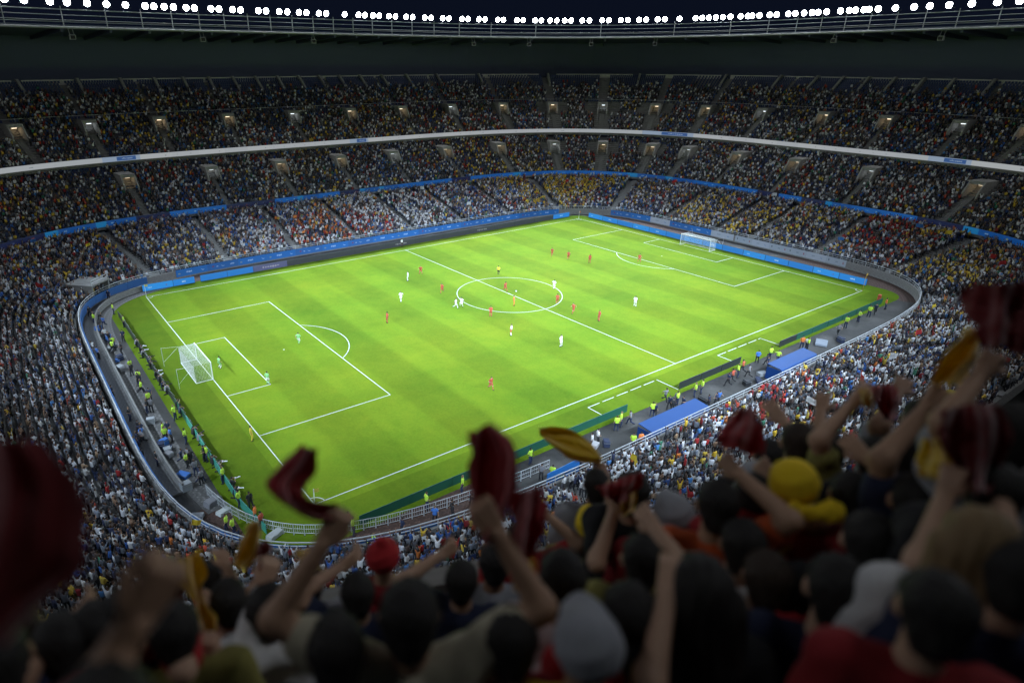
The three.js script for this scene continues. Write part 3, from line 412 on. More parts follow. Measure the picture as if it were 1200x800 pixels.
// the spectators who show largest stand alone; the mass behind them is one crowd
seats.sort((a, b) => a.depth - b.depth);
const singles = seats.filter((s) => s.lower && s.px > -10 && s.px < 1210 && s.py < 640 && !(s.py > 600 && s.px > 560)).slice(0, 250), single = new Set(singles);
{
  const mat = new THREE.MeshStandardMaterial({ vertexColors: true, roughness: 0.85 }), cache = new Map();
  const parts = [0, 1, 2, 3].map((k) => simpleParts(poseOf(k), 0.045));
  for (const s of singles) {
    const ci = SHIRT[s.shirt[0]].indexOf(s.shirt[1]), key = [s.pose, s.shirt[0], ci, s.tone].join();
    if (!cache.has(key)) { const p = parts[s.pose], hc = HAIRC[(ci + s.tone) % 4]; cache.set(key, joinColored([paintGeo(p.bodyG.clone(), SKIN[s.tone]), paintGeo(p.shirtG.clone(), s.shirt[1]), paintGeo(p.legsG.clone(), [0.02, 0.022, 0.03]), paintGeo(p.hairG.clone(), hc)])); }
    const m = mesh('spectator', cache.get(key), mat); m.position.set(s.x, s.y, s.z); m.rotation.y = s.turn; m.scale.setScalar(s.sc);
    const side = s.z > 40 ? 'the team benches' : 'the box net goal', col = { dark: 'dark', white: 'white', grey: 'grey', yellow: 'yellow', red: 'red', blue: 'blue', orange: 'orange', green: 'green', tan: 'brown' }[s.shirt[0]];
    tag(m, `${col} topped spectator in the lower stand behind ${side}`, 'person', `${col} topped spectators behind ${side}`);
  }
  // the mass
  const crowd = new THREE.Group(); crowd.name = 'crowd'; scene.add(crowd); tag(crowd, 'dense crowd of spectators filling every tier of the bowl', 'crowd', null, 'stuff');
  const low = [0, 1, 2, 3].map((k) => { const J = poseOf(k), up = skin([...torsoBones(J, 0.015), ...sleeve(J, 0, 1.6, 0.014), ...sleeve(J, 1, 1.6, 0.014)], 0.075, 0.04), legs = skin([...legBones(J, 0.02), B(J.hip[0], J.hip[1], 0.1, 0.1), ...footBones(J)], 0.085, 0.04); return joinColored([paintGeo(up, [1, 1, 1]), paintGeo(legs, [0.12, 0.12, 0.14])]); });
  const headG = (k) => { const J = poseOf(k), h = J.head; const a = skin([...headBones(h).slice(0, 2), B(J.neck.clone().add(V(0, -0.02, 0)), h.clone().add(V(0, -0.05, 0)), 0.055, 0.05)], 0.055, 0.03), b = skin([B(V(0, h.y + 0.045, h.z - 0.03), V(0, h.y + 0.035, h.z + 0.01), 0.098, 0.092)], 0.05, 0.02, hairCut(h)); return joinColored([paintGeo(a, [1, 1, 1]), paintGeo(b, [0.12, 0.09, 0.07])]); };
  const matI = new THREE.MeshStandardMaterial({ vertexColors: true, roughness: 0.85 }), M = new THREE.Matrix4(), Q = new THREE.Quaternion(), UPV = V(0, 1, 0), C = new THREE.Color();
  for (let k = 0; k < 4; k++) {
    const list = seats.filter((s) => s.pose === k && !single.has(s)), a = new THREE.InstancedMesh(low[k], matI, list.length), b = new THREE.InstancedMesh(headG(k), matI, list.length);
    list.forEach((s, i) => { Q.setFromAxisAngle(UPV, s.turn); M.compose(V(s.x, s.y, s.z), Q, V(s.sc, s.sc, s.sc)); a.setMatrixAt(i, M); b.setMatrixAt(i, M); a.setColorAt(i, C.setRGB(...s.shirt[1])); b.setColorAt(i, C.setRGB(...SKIN[s.tone])); });
    a.name = 'clothed_bodies'; b.name = 'heads'; a.castShadow = b.castShadow = a.receiveShadow = b.receiveShadow = true; crowd.add(a, b);
  }
  // seats left empty
  const sg = merge([box(0.44, 0.06, 0.4, 0, 0.42, 0), box(0.44, 0.45, 0.06, 0, 0.66, -0.22)]), im = new THREE.InstancedMesh(sg, seatMat, emptySeats.length);
  emptySeats.forEach(([x, y, z, turn], i) => { Q.setFromAxisAngle(UPV, turn); M.compose(V(x, y, z), Q, V(1, 1, 1)); im.setMatrixAt(i, M); }); im.name = 'empty_seats'; im.castShadow = im.receiveShadow = true; scene.add(im); tag(im, 'empty dark blue plastic seats among the crowd, mostly in the top rows', 'seats', null, 'stuff');
  console.log('crowd', seats.length, 'singles', singles.length, 'empty', emptySeats.length, 'last single depth', singles[singles.length - 1].depth);
}
// ---------------------------------------------------------------- pitch-side things
function spot(px, py) { const p = at(px, py, 0.02); return [p.x, 0.02, p.z]; }
{ // advertising boards
  const led = (base, list) => glow(marks(512, 96, base, list), 0.85);
  const kinds = {
    blueA: led('#2a86dc', (x) => { smear(x, 250, 50, 90, 34, '#e8f4ff'); }), blueB: led('#2f92e6', (x) => { smear(x, 120, 50, 70, 30, '#cfe8ff'); smear(x, 400, 50, 24, 40, '#8a5a9a'); }), blueC: led('#2a7fd4', () => {}),
    grey: glow(marks(512, 96, '#4b5262', () => {}), 0.5), greyText: glow(marks(512, 96, '#4b5262', (x) => { smear(x, 260, 50, 200, 40, '#cfd6e0'); }), 0.5), violet: glow(marks(512, 96, '#6a72a8', (x) => { smear(x, 260, 50, 260, 36, '#d8dcf0'); }), 0.55),
  };
  const backMat = std([0.03, 0.033, 0.036], 0.6);
  const board = (x0, z0, x1, z1, mat, label, group, h = 1.2) => {
    const l = Math.hypot(x1 - x0, z1 - z0), o = thing('led_board', label, 'board', [(x0 + x1) / 2, 0.02, (z0 + z1) / 2], Math.atan2(-(z1 - z0), x1 - x0), group);
    const g = new THREE.PlaneGeometry(l - 0.06, h - 0.06); g.translate(0, h / 2 + 0.06, 0.085); mesh('screen', g, mat, o); mesh('cabinet', box(l - 0.02, h, 0.16, 0, h / 2 + 0.06, 0), backMat, o);
    mesh('foot', merge([box(0.12, 0.06, 0.7, -l / 3, 0.03, -0.2), box(0.12, 0.06, 0.7, l / 3, 0.03, -0.2)]), black, o);
  };
  // along the far touchline
  const zF = -37.7, row = [['blueB', -52.4], ['blueA', -47.2], [null, -43.4], ['blueC', -42.4], ['blueC', -37.4], ['violet', -32.4], ['grey', -25.5], ['grey', -18], ['grey', -10.5], ['greyText', -3], ['grey', 4.5], ['grey', 12], ['greyText', 19.5], ['grey', 27], ['grey', 33.5], ['grey', 40], ['blueA', 46.4], [null, 52.2]];
  for (let i = 0; i < row.length - 1; i++) if (row[i][0]) { const b = row[i][0].startsWith('blue'), v = row[i][0] === 'violet'; board(row[i][1], zF, row[i + 1][1], zF, kinds[row[i][0]], b ? 'bright blue screen board along the far touchline' : v ? 'violet screen board with pale lettering along the far touchline' : 'dark grey screen board along the far touchline', b ? 'blue boards of the far touchline' : v ? null : 'grey boards of the far touchline'); }
  // behind the far goal: they look at the pitch, towards -x
  for (let i = 0; i < 14; i++) { const z0 = 33.6 - i * 4.85, z1 = z0 - 4.82; board(55.9, z1, 55.9, z0, kinds[['blueA', 'blueC', 'blueB'][(i * 2) % 3]], 'bright blue screen board along the goal line behind the distant goal', 'blue boards behind the distant goal'); }
  // green boards seen from behind, with posts
  const green = [std([0.012, 0.085, 0.055], 0.5), std([0.05, 0.3, 0.23], 0.5), std([0.018, 0.022, 0.024], 0.5)];
  const fence = (x0, z0, x1, z1, m, label, group) => { const l = Math.hypot(x1 - x0, z1 - z0), o = thing('board', label, 'board', [(x0 + x1) / 2, 0.02, (z0 + z1) / 2], Math.atan2(-(z1 - z0), x1 - x0), group); mesh('panel', box(l - 0.03, 0.98, 0.06, 0, 0.55, 0), green[m], o); for (const t of [-0.42, 0, 0.42]) mesh('brace', bar(V(t * l, 0.95, 0.03), V(t * l, 0.02, 0.5), 0.03, 5), steel, o); };
  const zs = [-27, -22, -17, -12, -7, -2, 3, 8, 13, 18, 22.5, 27, 31.5, 36]; for (let i = 0; i < zs.length - 1; i++) { const m = i < 7 ? 2 : i < 8 ? 0 : 1; fence(-58.2 + (i === 12 ? 0.6 : 0), zs[i + 1], -58.2, zs[i], m, m === 1 ? 'mint green board beside the turf behind the box net goal' : m ? 'black board beside the turf behind the box net goal' : 'dark green board beside the turf behind the box net goal', m === 1 ? 'mint boards behind the goal' : m ? 'black boards behind the goal' : null); }
  const xs = [-50.5, -45.5, -40.5, -35.5, -30.5, -25.5, -20.5, -15.6]; for (let i = 0; i < xs.length - 1; i++) fence(xs[i + 1], 39.5, xs[i], 39.5, 0, 'dark green board along the touchline beside the white railing', 'dark green boards of the near touchline');
  for (let x = -6; x < 7; x += 4.4) fence(x + 4.3, 39.5, x, 39.5, 2, 'black board along the touchline between the two blue benches', 'black boards between the benches');
  for (let x = 16.5; x < 48; x += 4.5) fence(x + 4.4, 39.6, x, 39.6, x < 20 ? 2 : 0, x < 20 ? 'black board along the touchline just past the second bench' : 'dark green board along the touchline leading to the corner flag', x < 20 ? null : 'dark green boards leading to the corner');
}
// goals
function goal(x, s, label) {
  const o = thing('goal', label, 'goal', [x, 0.02, 0], s > 0 ? Math.PI / 2 : -Math.PI / 2);   // +z points out of play
  const P = (a, y, z) => V(a, y, z), r = 0.065;
  mesh('post', bar(P(-3.66, 0, 0), P(-3.66, 2.5, 0), r, 10), white, o); mesh('post', bar(P(3.66, 0, 0), P(3.66, 2.5, 0), r, 10), white, o); mesh('crossbar', bar(P(-3.72, 2.44, 0), P(3.72, 2.44, 0), r, 10), white, o);
  const t = [], q = 0.011, D = 2.1;
  for (let a = -3.66; a <= 3.67; a += 0.183) { t.push(box(q, q, D, a, 2.42, D / 2)); t.push(box(q, 2.4, q, a, 1.2, D)); }
  for (let z = 0.18; z < D; z += 0.18) { t.push(box(7.32, q, q, 0, 2.42, z)); for (const e of [-3.66, 3.66]) t.push(box(q, 2.4, q, e, 1.2, z)); }
  for (let y = 0.1; y < 2.4; y += 0.18) { t.push(box(7.32, q, q, 0, y, D)); for (const e of [-3.66, 3.66]) t.push(box(q, q, D, e, y, D / 2)); }
  mesh('net', merge(t), std([0.8, 0.8, 0.8], 0.9), o);
  mesh('base_bar', bar(P(-3.66, 0.05, D), P(3.66, 0.05, D), 0.05), white, o);
  for (const e of [-1, 1]) { mesh('side_bar', bar(P(e * 3.66, 0.05, 0), P(e * 3.66, 0.05, D), 0.05), white, o); mesh('net_pole', bar(P(e * 3.9, 0, D + 2.1), P(e * 3.9, 2.7, D + 2.1), 0.025), galv, o); mesh('guy_rope', merge([bar(P(e * 3.9, 2.65, D + 2.1), P(e * 3.66, 2.44, D), 0.015, 4), bar(P(e * 3.66, 2.44, D), P(e * 3.9, 0.6, D + 2.1), 0.012, 4)]), white, o); }
}
goal(-PL, -1, 'white box net goal before the press photographers'); goal(PL, 1, 'white goal in front of the blue screen boards');
// corner flags
for (const [x, z, h, rgb, label] of [[-PL, -PW, 2.3, [0.7, 0.6, 0.25], 'white corner flag pole beside the short blue board'], [PL, -PW, 2.0, [0.7, 0.25, 0.1], 'orange corner flag between the two lines of blue boards'], [PL, PW, 3.2, [0.65, 0.42, 0.08], 'tall yellow corner flag pole by the curved pale wall'], [-PL, PW, 1.7, [0.7, 0.6, 0.1], 'corner flag on the bend near the white railing']]) {
  const o = thing('corner_flag', label, 'corner flag', [x, 0.02, z]); mesh('pole', bar(V(0, 0, 0), V(0.05, h, 0), 0.045, 6), x > 0 && z > 0 ? std([0.6, 0.36, 0.08], 0.5) : std([0.75, 0.74, 0.66], 0.5), o);
  const g = new THREE.PlaneGeometry(0.5, 0.4, 6, 4), p = g.attributes.position; for (let i = 0; i < p.count; i++) p.setZ(i, Math.sin(p.getX(i) * 9) * 0.06); g.translate(0.28, h - 0.25, 0); mesh('flag', g, std(rgb, 0.8, { side: THREE.DoubleSide }), o);
}
// team benches
function dugout(x0, x1, z, label) {
  const l = x1 - x0, o = thing('team_bench', label, 'dugout', [(x0 + x1) / 2, 0, z]), blue = std([0.01, 0.06, 0.21], 0.6);
  const sh = new THREE.Shape(); sh.moveTo(-1.0, 0); sh.lineTo(-1.0, 1.55); sh.quadraticCurveTo(-0.98, 1.8, -0.7, 1.84); sh.lineTo(0.95, 2.0); sh.lineTo(0.95, 1.93); sh.lineTo(-0.68, 1.75); sh.quadraticCurveTo(-0.92, 1.72, -0.93, 1.5); sh.lineTo(-0.93, 0);
  const g = new THREE.ExtrudeGeometry(sh, { depth: l, bevelEnabled: false, curveSegments: 6 }); g.rotateY(Math.PI / 2); g.translate(-l / 2, 0, 0); mesh('shell', g, blue, o);
  for (const e of [-1, 1]) mesh('end_panel', box(0.06, 1.62, 1.8, e * (l / 2 + 0.035), 0.83, 0.0), std([0.01, 0.05, 0.2], 0.3), o);
  for (let k = 0; k < Math.floor(l / 0.62); k++) { const s = mesh('seat', merge([box(0.5, 0.1, 0.5, 0, 0.5, 0), box(0.5, 0.7, 0.1, 0, 0.85, 0.28)]), black, o); s.position.set(-l / 2 + 0.5 + k * 0.62, 0, 0.4); }
  o.rotation.y = 0; return o;
}
dugout(-19.4, -9.6, 45.0, 'long blue roofed team bench beside the packed first rows'); dugout(6, 14.6, 44.6, 'second blue roofed team bench, nearer the corner with the tall flag');
{ const o = thing('banner_board', 'standing blue board with yellow patches behind the railing gate', 'board', [-31.5, 0.02, 45.2], 0.03); mesh('panel', box(4.4, 1.9, 0.08, 0, 1.05, 0), std([0.9, 0.9, 0.9], 0.6, { map: marks(256, 128, '#2a78c4', (x) => { smear(x, 110, 70, 50, 40, '#d8c860'); smear(x, 190, 60, 30, 30, '#a8d0f0'); }) }), o); mesh('stand', merge([box(0.1, 0.1, 0.9, -1.8, 0.05, 0), box(0.1, 0.1, 0.9, 1.8, 0.05, 0)]), black, o); }
// barriers round the surround
{
  const s0 = (() => { for (let i = 0; i < NS; i++) if (ring0[i].z > 38 && ring0[i].x < -36) return i; })(), s1 = (() => { for (let i = s0; i < NS; i++) if (ring0[i].x < -40 && ring0[i].z < -41) return i; })();
  const sCorner = (() => { for (let i = s0; i < NS; i++) if (ring0[i].x < -58.5) return i; })();
  tag(mesh('track_wall', sweep(rect(-2.25, -2.07, 0, 1.0), sCorner + 60, s1, 5), stairConcrete), 'pale concrete wall curving between the press track and the stand', 'wall');
  tag(mesh('walkway', sweep(rect(-2.05, -0.26, 0.0, 0.16), sCorner + 60, s1, 6), concrete), 'concrete walkway between the pale wall and the blue rail', 'walkway');
  tag(mesh('press_track', sweep(rect(-4.3, -2.36, -0.02, 0.05), sCorner + 40, s1 + 10, 6), std([0.85, 0.85, 0.86], 0.8, { map: asphaltMap })), 'grey paved strip behind the photographers', 'pavement', null, 'structure');
  const blueCap = std([0.025, 0.11, 0.3], 0.7), n = 26;
  for (let k = 0; k < n; k++) tag(mesh('blue_rail_panel', sweep(rect(-0.42, -0.27, 0.45, 1.72), lerp(s0 + 40, s1, k / n), lerp(s0 + 40, s1, (k + 1) / n) - 0.2, 4), blueCap), 'blue panel along the front of the stand behind the box net goal', 'panel', 'blue panels before the stand');
  // white tubular railing on the bend
  const n2 = 34; for (let k = 0; k < n2; k++) { const a = lerp(s0 - 20, sCorner + 52, k / n2), b = lerp(s0 - 20, sCorner + 52, (k + 1) / n2) - 0.2, d = -3.6, p = ring(a, d), q = ring(b, d), o = thing('crowd_barrier', 'white tubular crowd barrier on the bend below the stand', 'barrier', [p.x, 0, p.z], 0, 'white crowd barriers on the bend'); const A = V(0, 0, 0), C = V(q.x - p.x, 0, q.z - p.z), Y = (v, y) => v.clone().setY(y);
    mesh('frame', merge([bar(Y(A, 0), Y(A, 1.15), 0.035, 5), bar(Y(C, 0), Y(C, 1.15), 0.035, 5), bar(Y(A, 1.15), Y(C, 1.15), 0.035, 5), bar(Y(A, 0.25), Y(C, 0.25), 0.03, 5), bar(Y(A, 0.7), Y(C, 0.7), 0.025, 5)]), galv, o);
    mesh('upright', merge([0.2, 0.4, 0.6, 0.8].map((f) => bar(Y(A.clone().lerp(C, f), 0.25), Y(A.clone().lerp(C, f), 1.15), 0.018, 4))), galv, o); }
  // brown track on the bends
  for (const [a, b, lb] of [[s0 + 10, sCorner + 45, 'reddish brown running track on the bend by the white barriers'], [s1 - 30, s1 + 40, 'reddish brown track on the bend by the short blue board'], [-150, -30, 'brown track behind the blue boards of the distant goal'], [60, 190, 'brown track on the bend by the curved pale wall']]) tag(mesh('bend_track', sweep(rect(-6.2, -0.3, -0.02, 0.012), a, b, 5), std([0.62, 0.36, 0.28], 0.85, { map: asphaltMap })), lb, 'track', null, 'structure');
}
{ // tunnel mouth in the corner stand
  const s = sAt(108, 1.5, 1.8), p = ring(s, 2.2), o = thing('tunnel_mouth', 'grey railed tunnel mouth in the corner of the lower stand', 'tunnel', [p.x, 0, p.z], inward(p));
  for (const e of [-1, 1]) mesh('side_wall', box(0.3, 3.2, 5, e * 2, 1.6, 0), concrete, o); mesh('roof_slab', box(4.4, 0.25, 5.2, 0, 3.3, 0), concrete, o); mesh('back_wall', box(3.7, 3.0, 0.2, 0, 1.5, -2.2), black, o); mesh('handrail', merge([bar(V(-2.1, 4.3, 2.5), V(2.1, 4.3, 2.5), 0.05), bar(V(-2.1, 3.4, 2.5), V(-2.1, 4.3, 2.5), 0.05), bar(V(2.1, 3.4, 2.5), V(2.1, 4.3, 2.5), 0.05), bar(V(-2.1, 3.85, 2.5), V(2.1, 3.85, 2.5), 0.04)]), galv, o);
}
// ---------------------------------------------------------------- players, officials, stewards, photographers
const kit = { red: std([0.5, 0.09, 0.045], 0.8), redShorts: std([0.42, 0.07, 0.04], 0.8), white: std([0.78, 0.78, 0.76], 0.8), yellow: std([0.7, 0.55, 0.05], 0.8), black: std([0.02, 0.02, 0.022], 0.8), lime: std([0.5, 0.78, 0.05], 0.7), green: std([0.25, 0.55, 0.2], 0.8), hivis: new THREE.MeshStandardMaterial({ color: new THREE.Color().setRGB(0.52, 0.8, 0.06), roughness: 0.6 }), orange: std([0.75, 0.2, 0.04], 0.7), navy: std([0.02, 0.03, 0.07], 0.8), blue: std([0.05, 0.17, 0.5], 0.8), grey: std([0.2, 0.2, 0.21], 0.8) };
const skinMats = SKIN.map((c) => std(c, 0.6)), hairMats = HAIRC.map((c) => std(c, 0.75));
const up = (s, x, y, z) => ({ at: V(s * x, y, z) });
const POSE = {
  stand: joints({ arms: [up(-1, 0.27, 0.9, 0.05), up(1, 0.27, 0.9, 0.08)], feet: [[-0.16, 0], [0.16, 0.05]] }),
  run: joints({ lean: 0.1, arms: [up(-1, 0.25, 1.1, 0.3), up(1, 0.27, 1.05, -0.25)], feet: [[-0.1, -0.38, 0.2], [0.1, 0.36, 0.02]], crouch: 0.05 }),
  run2: joints({ lean: 0.08, arms: [up(-1, 0.3, 1.0, -0.22), up(1, 0.26, 1.12, 0.3)], feet: [[-0.1, 0.33, 0], [0.12, -0.42, 0.16]], crouch: 0.06 }),
  ready: joints({ lean: 0.12, crouch: 0.14, arms: [up(-1, 0.42, 0.95, 0.2), up(1, 0.42, 0.95, 0.2)], feet: [[-0.26, 0], [0.26, 0]] }),
  hands: joints({ arms: [up(-1, 0.22, 1.05, 0.16), up(1, 0.22, 1.05, 0.16)], feet: [[-0.14, 0], [0.14, 0]] }),
  kneel: joints({ lean: 0.16, crouch: 0.47, arms: [up(-1, 0.1, 0.98, 0.42), up(1, 0.1, 0.98, 0.42)], feet: [[-0.14, -0.25], [0.18, 0.2]] }),
};
const figureCache = {};
function figureGeo(k) { // body, top, shorts, long trousers, socks, hair
  if (figureCache[k]) return figureCache[k]; const J = POSE[k], c = 0.035, p = simpleParts(J, c);
  const half = [0, 1].map((i) => J.hip[i].clone().lerp(J.knee[i], 0.75)), shorts = skin([B(J.hip[0], half[0], 0.11, 0.095), B(J.hip[1], half[1], 0.11, 0.095), B(J.hip[0], J.hip[1], 0.11)], c), socks = skin([0, 1].flatMap((i) => [B(J.knee[i].clone().lerp(J.foot[i], 0.2), J.foot[i], 0.062, 0.05)]), c), shoes = skin(footBones(J).map((b) => [...b.slice(0, 6), 0.055, 0.045]), c);
  return (figureCache[k] = { body: p.bodyG, top: p.shirtG, trousers: p.legsG, hair: p.hairG, shorts, socks, shoes });
}
function figure(name, label, cat, pos, turn, pose, o, group) {
  const g = figureGeo(pose), t = thing(name, label, cat, pos, turn, group);
  mesh('body', g.body, skinMats[o.skin ?? 0], t); mesh(o.vest ? 'high_visibility_jacket' : 'shirt', g.top, kit[o.top], t); if (o.shorts) { mesh('shorts', g.shorts, kit[o.shorts], t); mesh('socks', g.socks, kit[o.socks ?? o.top], t); } else mesh('trousers', g.trousers, kit[o.legs ?? 'black'], t); mesh('shoes', g.shoes, kit.black, t); mesh('hair', g.hair, hairMats[o.hair ?? 0], t); t.scale.setScalar(o.size ?? 1.04); return t;
}
{
  const poses = ['run', 'stand', 'run2', 'hands', 'ready'], W = 'white', R = 'red';
  // [x, y of the feet in the photograph, team, pose, where]
  const P = [[478, 329, W, 1, 'in white kit nearest the far touchline'], [470, 353, W, 0, 'in white kit between the halfway line and the far penalty box corner'], [534, 361, W, 2, 'in white kit on the edge of the centre circle'], [541, 359, W, 4, 'in white kit bending just inside the centre circle'], [649, 339, W, 0, 'in white kit on the far rim of the centre circle'], [599, 393, W, 3, 'in white shirt below the centre circle'], [657, 406, W, 1, 'in white kit alone between centre circle and near touchline'], [744, 359, W, 1, 'in white kit alone beyond the halfway line'],
    [518, 343, R, 2, 'in red kit outside the centre circle by the halfway line'], [454, 378, R, 1, 'in red kit standing alone in the half with the box net goal'], [575, 371, R, 3, 'in red kit on the near rim of the centre circle'], [575, 456, R, 0, 'in red kit running near the penalty box edge'], [647, 300, R, 0, 'in red kit far up the pitch, furthest from the distant goal'], [666, 304, R, 2, 'in red kit far up the pitch between two team mates'], [691, 308, R, 1, 'in red kit close to the distant penalty arc'], [749, 307, R, 4, 'in red kit on the distant penalty box line'], [672, 367, R, 0, 'in red kit just outside the centre circle'], [702, 376, R, 1, 'in red kit between the halfway line and two white shirts'], [653, 356, R, 2, 'in red kit standing on the circle by the halfway line'], [592, 341, R, 0, 'in red kit inside the centre circle'], [493, 321, R, 4, 'in red kit crouching by the far touchline']];
  P.forEach(([px, py, team, k, where], i) => figure('footballer', 'footballer ' + where, 'person', spot(px, py), rr(-3, 3), poses[k], { top: team, shorts: team === W ? (i === 5 ? 'red' : W) : 'redShorts', socks: team, skin: i % 5, hair: i % 3, size: 1.06 }));
  figure('referee', 'referee in yellow shirt and black shorts beyond the circle', 'person', spot(584, 322), 2.4, 'run', { top: 'yellow', shorts: 'black', socks: 'black', size: 1.06 });
  figure('referee', 'assistant in white shirt on the far touchline by the grey boards', 'person', spot(471, 289), 0.3, 'stand', { top: 'white', shorts: 'black', socks: 'black' });
  figure('footballer', 'figure in orange top standing near the centre spot', 'person', spot(602, 358), 0.8, 'hands', { top: 'orange', legs: 'orange' });
  figure('goalkeeper', 'goalkeeper in pale green kit standing in front of the box net goal', 'person', spot(257, 431), 1.6, 'ready', { top: 'green', shorts: 'green', socks: 'white' });
  figure('footballer', 'player in pale green kit inside the penalty box', 'person', spot(350, 403), 2.5, 'run', { top: 'green', shorts: 'white', socks: 'green' });
  figure('footballer', 'player in pale kit at the corner of the goal area', 'person', spot(314, 450), 2.2, 'hands', { top: 'green', shorts: 'white', socks: 'green', skin: 2 });
  figure('steward', 'person in yellow bib on the goal line beside the penalty box', 'person', spot(295, 516), 1.2, 'stand', { top: 'yellow', legs: 'yellow' });
  { const b = new THREE.IcosahedronGeometry(0.14, 2); const p = at(605, 341, 0.16); b.translate(0, 0.14, 0); const m = mesh('football', b, white); m.position.set(p.x, 0.02, p.z); tag(m, 'white football near the centre spot', 'ball'); }
  // stewards
  const ST = [[133, 368], [146, 383], [243, 540], [262, 566], [281, 594], [274, 627], [500, 597], [542, 577], [414, 627], [621, 544], [722, 505], [727, 500], [741, 526], [764, 488], [793, 475], [814, 465], [822, 461], [647, 564], [902, 421], [864, 442], [991, 384], [1006, 377], [1018, 371], [205, 492], [218, 520]];
  ST.forEach(([px, py], i) => figure('steward', px < 420 ? 'steward in lime high visibility jacket behind the box net goal' : 'steward in lime high visibility jacket along the near touchline', 'person', spot(px, py), rr(-3, 3), i % 3 ? 'stand' : 'hands', { top: 'hivis', vest: true, legs: 'navy', skin: i % 5, hair: i % 4, size: 1.12 }, px < 420 ? 'stewards behind the box net goal' : 'stewards along the near touchline'));
  for (const [px, py, c] of [[750, 524, 'orange'], [1037, 362, 'orange'], [939, 408, 'orange'], [409, 620, 'orange'], [300, 612, 'orange'], [307, 620, 'red']]) figure('steward', 'steward in orange bib beside the pitch surround', 'person', spot(px, py), rr(-3, 3), 'stand', { top: c, legs: 'navy', size: 1.1 }, 'people in orange bibs round the pitch');
  for (const [px, py, c] of [[784, 479, 'navy'], [634, 562, 'grey'], [841, 473, 'blue'], [838, 476, 'navy'], [887, 425, 'blue'], [877, 442, 'grey'], [853, 452, 'navy'], [830, 478, 'navy'], [870, 436, 'red'], [779, 470, 'grey'], [294, 596, 'black'], [240, 540, 'black'], [700, 520, 'white'], [693, 525, 'white'], [800, 480, 'navy'], [858, 447, 'red'], [680, 556, 'navy'], [1025, 368, 'navy'], [176, 470, 'navy'], [143, 415, 'black'], [145, 400, 'navy'], [128, 352, 'navy'], [163, 452, 'black'], [225, 545, 'black'], [280, 640, 'navy']]) figure('staff_member', `staff member in ${c} clothes ${px < 420 ? 'on the press side behind the goal' : 'around the team benches'}`, 'person', spot(px, py), rr(-3, 3), pick(['stand', 'hands', 'run2']), { top: c, legs: 'black', skin: Math.floor(rnd() * 4), size: 1.08 }, `${c} dressed staff ${px < 420 ? 'behind the goal' : 'around the benches'}`);
  // people lining the press track, the walkway and the bends
  for (let k = 0; k < 64; k++) { const seg = k < 30 ? [[-61.4, -30], [-60.2, 34]] : k < 44 ? [[-63.6, -28], [-63.4, 30]] : k < 54 ? [[-56, 42.6], [-40, 43.4]] : [[-26, 42], [46, 42.2]], f = rnd(), c = pick(['navy', 'black', 'grey', 'black', 'white', 'blue', 'navy', 'hivis', 'hivis']), x = lerp(seg[0][0], seg[1][0], f) + rr(-0.6, 0.6), z = lerp(seg[0][1], seg[1][1], f) + rr(-0.4, 0.4), where = k < 30 ? 'on the grey press strip' : k < 44 ? 'on the walkway behind the pale wall' : k < 54 ? 'behind the tubular barriers' : 'between boards and benches';
    figure('staff_member', `${c === 'hivis' ? 'attendant in lime vest' : 'attendant in ' + c} ${where}`, 'person', [x, k >= 30 && k < 44 ? 0.16 : 0.05, z], rr(-3, 3), pick(['stand', 'hands', 'run2', 'stand']), { top: c, legs: pick(['black', 'navy']), skin: Math.floor(rnd() * 5), hair: Math.floor(rnd() * 4), size: rr(0.98, 1.1) }, `${c} attendants ${where}`); }
  { const crate = new THREE.BoxGeometry(1, 1, 1, 1, 1, 1), mats = [kit.navy, kit.grey, black, std([0.3, 0.32, 0.33], 0.7), kit.blue]; // flight cases
    for (let k = 0; k < 26; k++) { const f = rnd(), near = k > 17, p = near ? [lerp(-24, 30, f), 43.6 + rr(-0.8, 0.5)] : [-61.6 + rr(-0.3, 0.5), lerp(-26, 32, f)], o = thing('flight_case', near ? 'flight case by the team benches' : 'flight case standing along the pale wall', 'case', [p[0], 0.05, p[1]], rr(0, 3), near ? 'cases by the benches' : 'cases along the pale wall'), w = rr(0.5, 1.3), h = rr(0.35, 0.9), d = rr(0.5, 0.8); const b = mesh('case_body', crate, pick(mats), o); b.scale.set(w, h, d); b.position.y = h / 2; const l = mesh('lid', crate, steel, o); l.scale.set(w + 0.03, 0.05, d + 0.03); l.position.y = h * 0.78; } }
  // photographers kneeling behind the boards
  const lens = merge([box(0.16, 0.12, 0.1, 0, 1.05, 0.5), (() => { const c = new THREE.CylinderGeometry(0.06, 0.045, 0.4, 8); c.rotateX(Math.PI / 2); c.translate(0, 1.05, 0.75); return c; })()]);
  for (const [px, py, c] of [[159, 406, 'grey'], [164, 414, 'black'], [168, 420, 'grey'], [172, 428, 'navy'], [176, 433, 'black'], [187, 452, 'black'], [191, 456, 'navy'], [196, 462, 'grey'], [181, 445, 'black'], [205, 480, 'black'], [211, 487, 'navy'], [228, 512, 'black'], [233, 520, 'grey'], [250, 545, 'black'], [255, 552, 'grey'], [270, 575, 'black'], [276, 582, 'navy']]) { const f = figure('photographer', `kneeling photographer in ${c} with a pale long lens behind the boards`, 'person', spot(px + rr(-2, 2), py + rr(-2, 2)), Math.PI / 2 + rr(-0.9, 0.9), 'kneel', { top: c, legs: 'black', hair: 0 }, `${c} dressed photographers behind the boards`); if (rnd() < 0.8) mesh('camera', lens, rnd() < 0.45 ? white : black, f); }
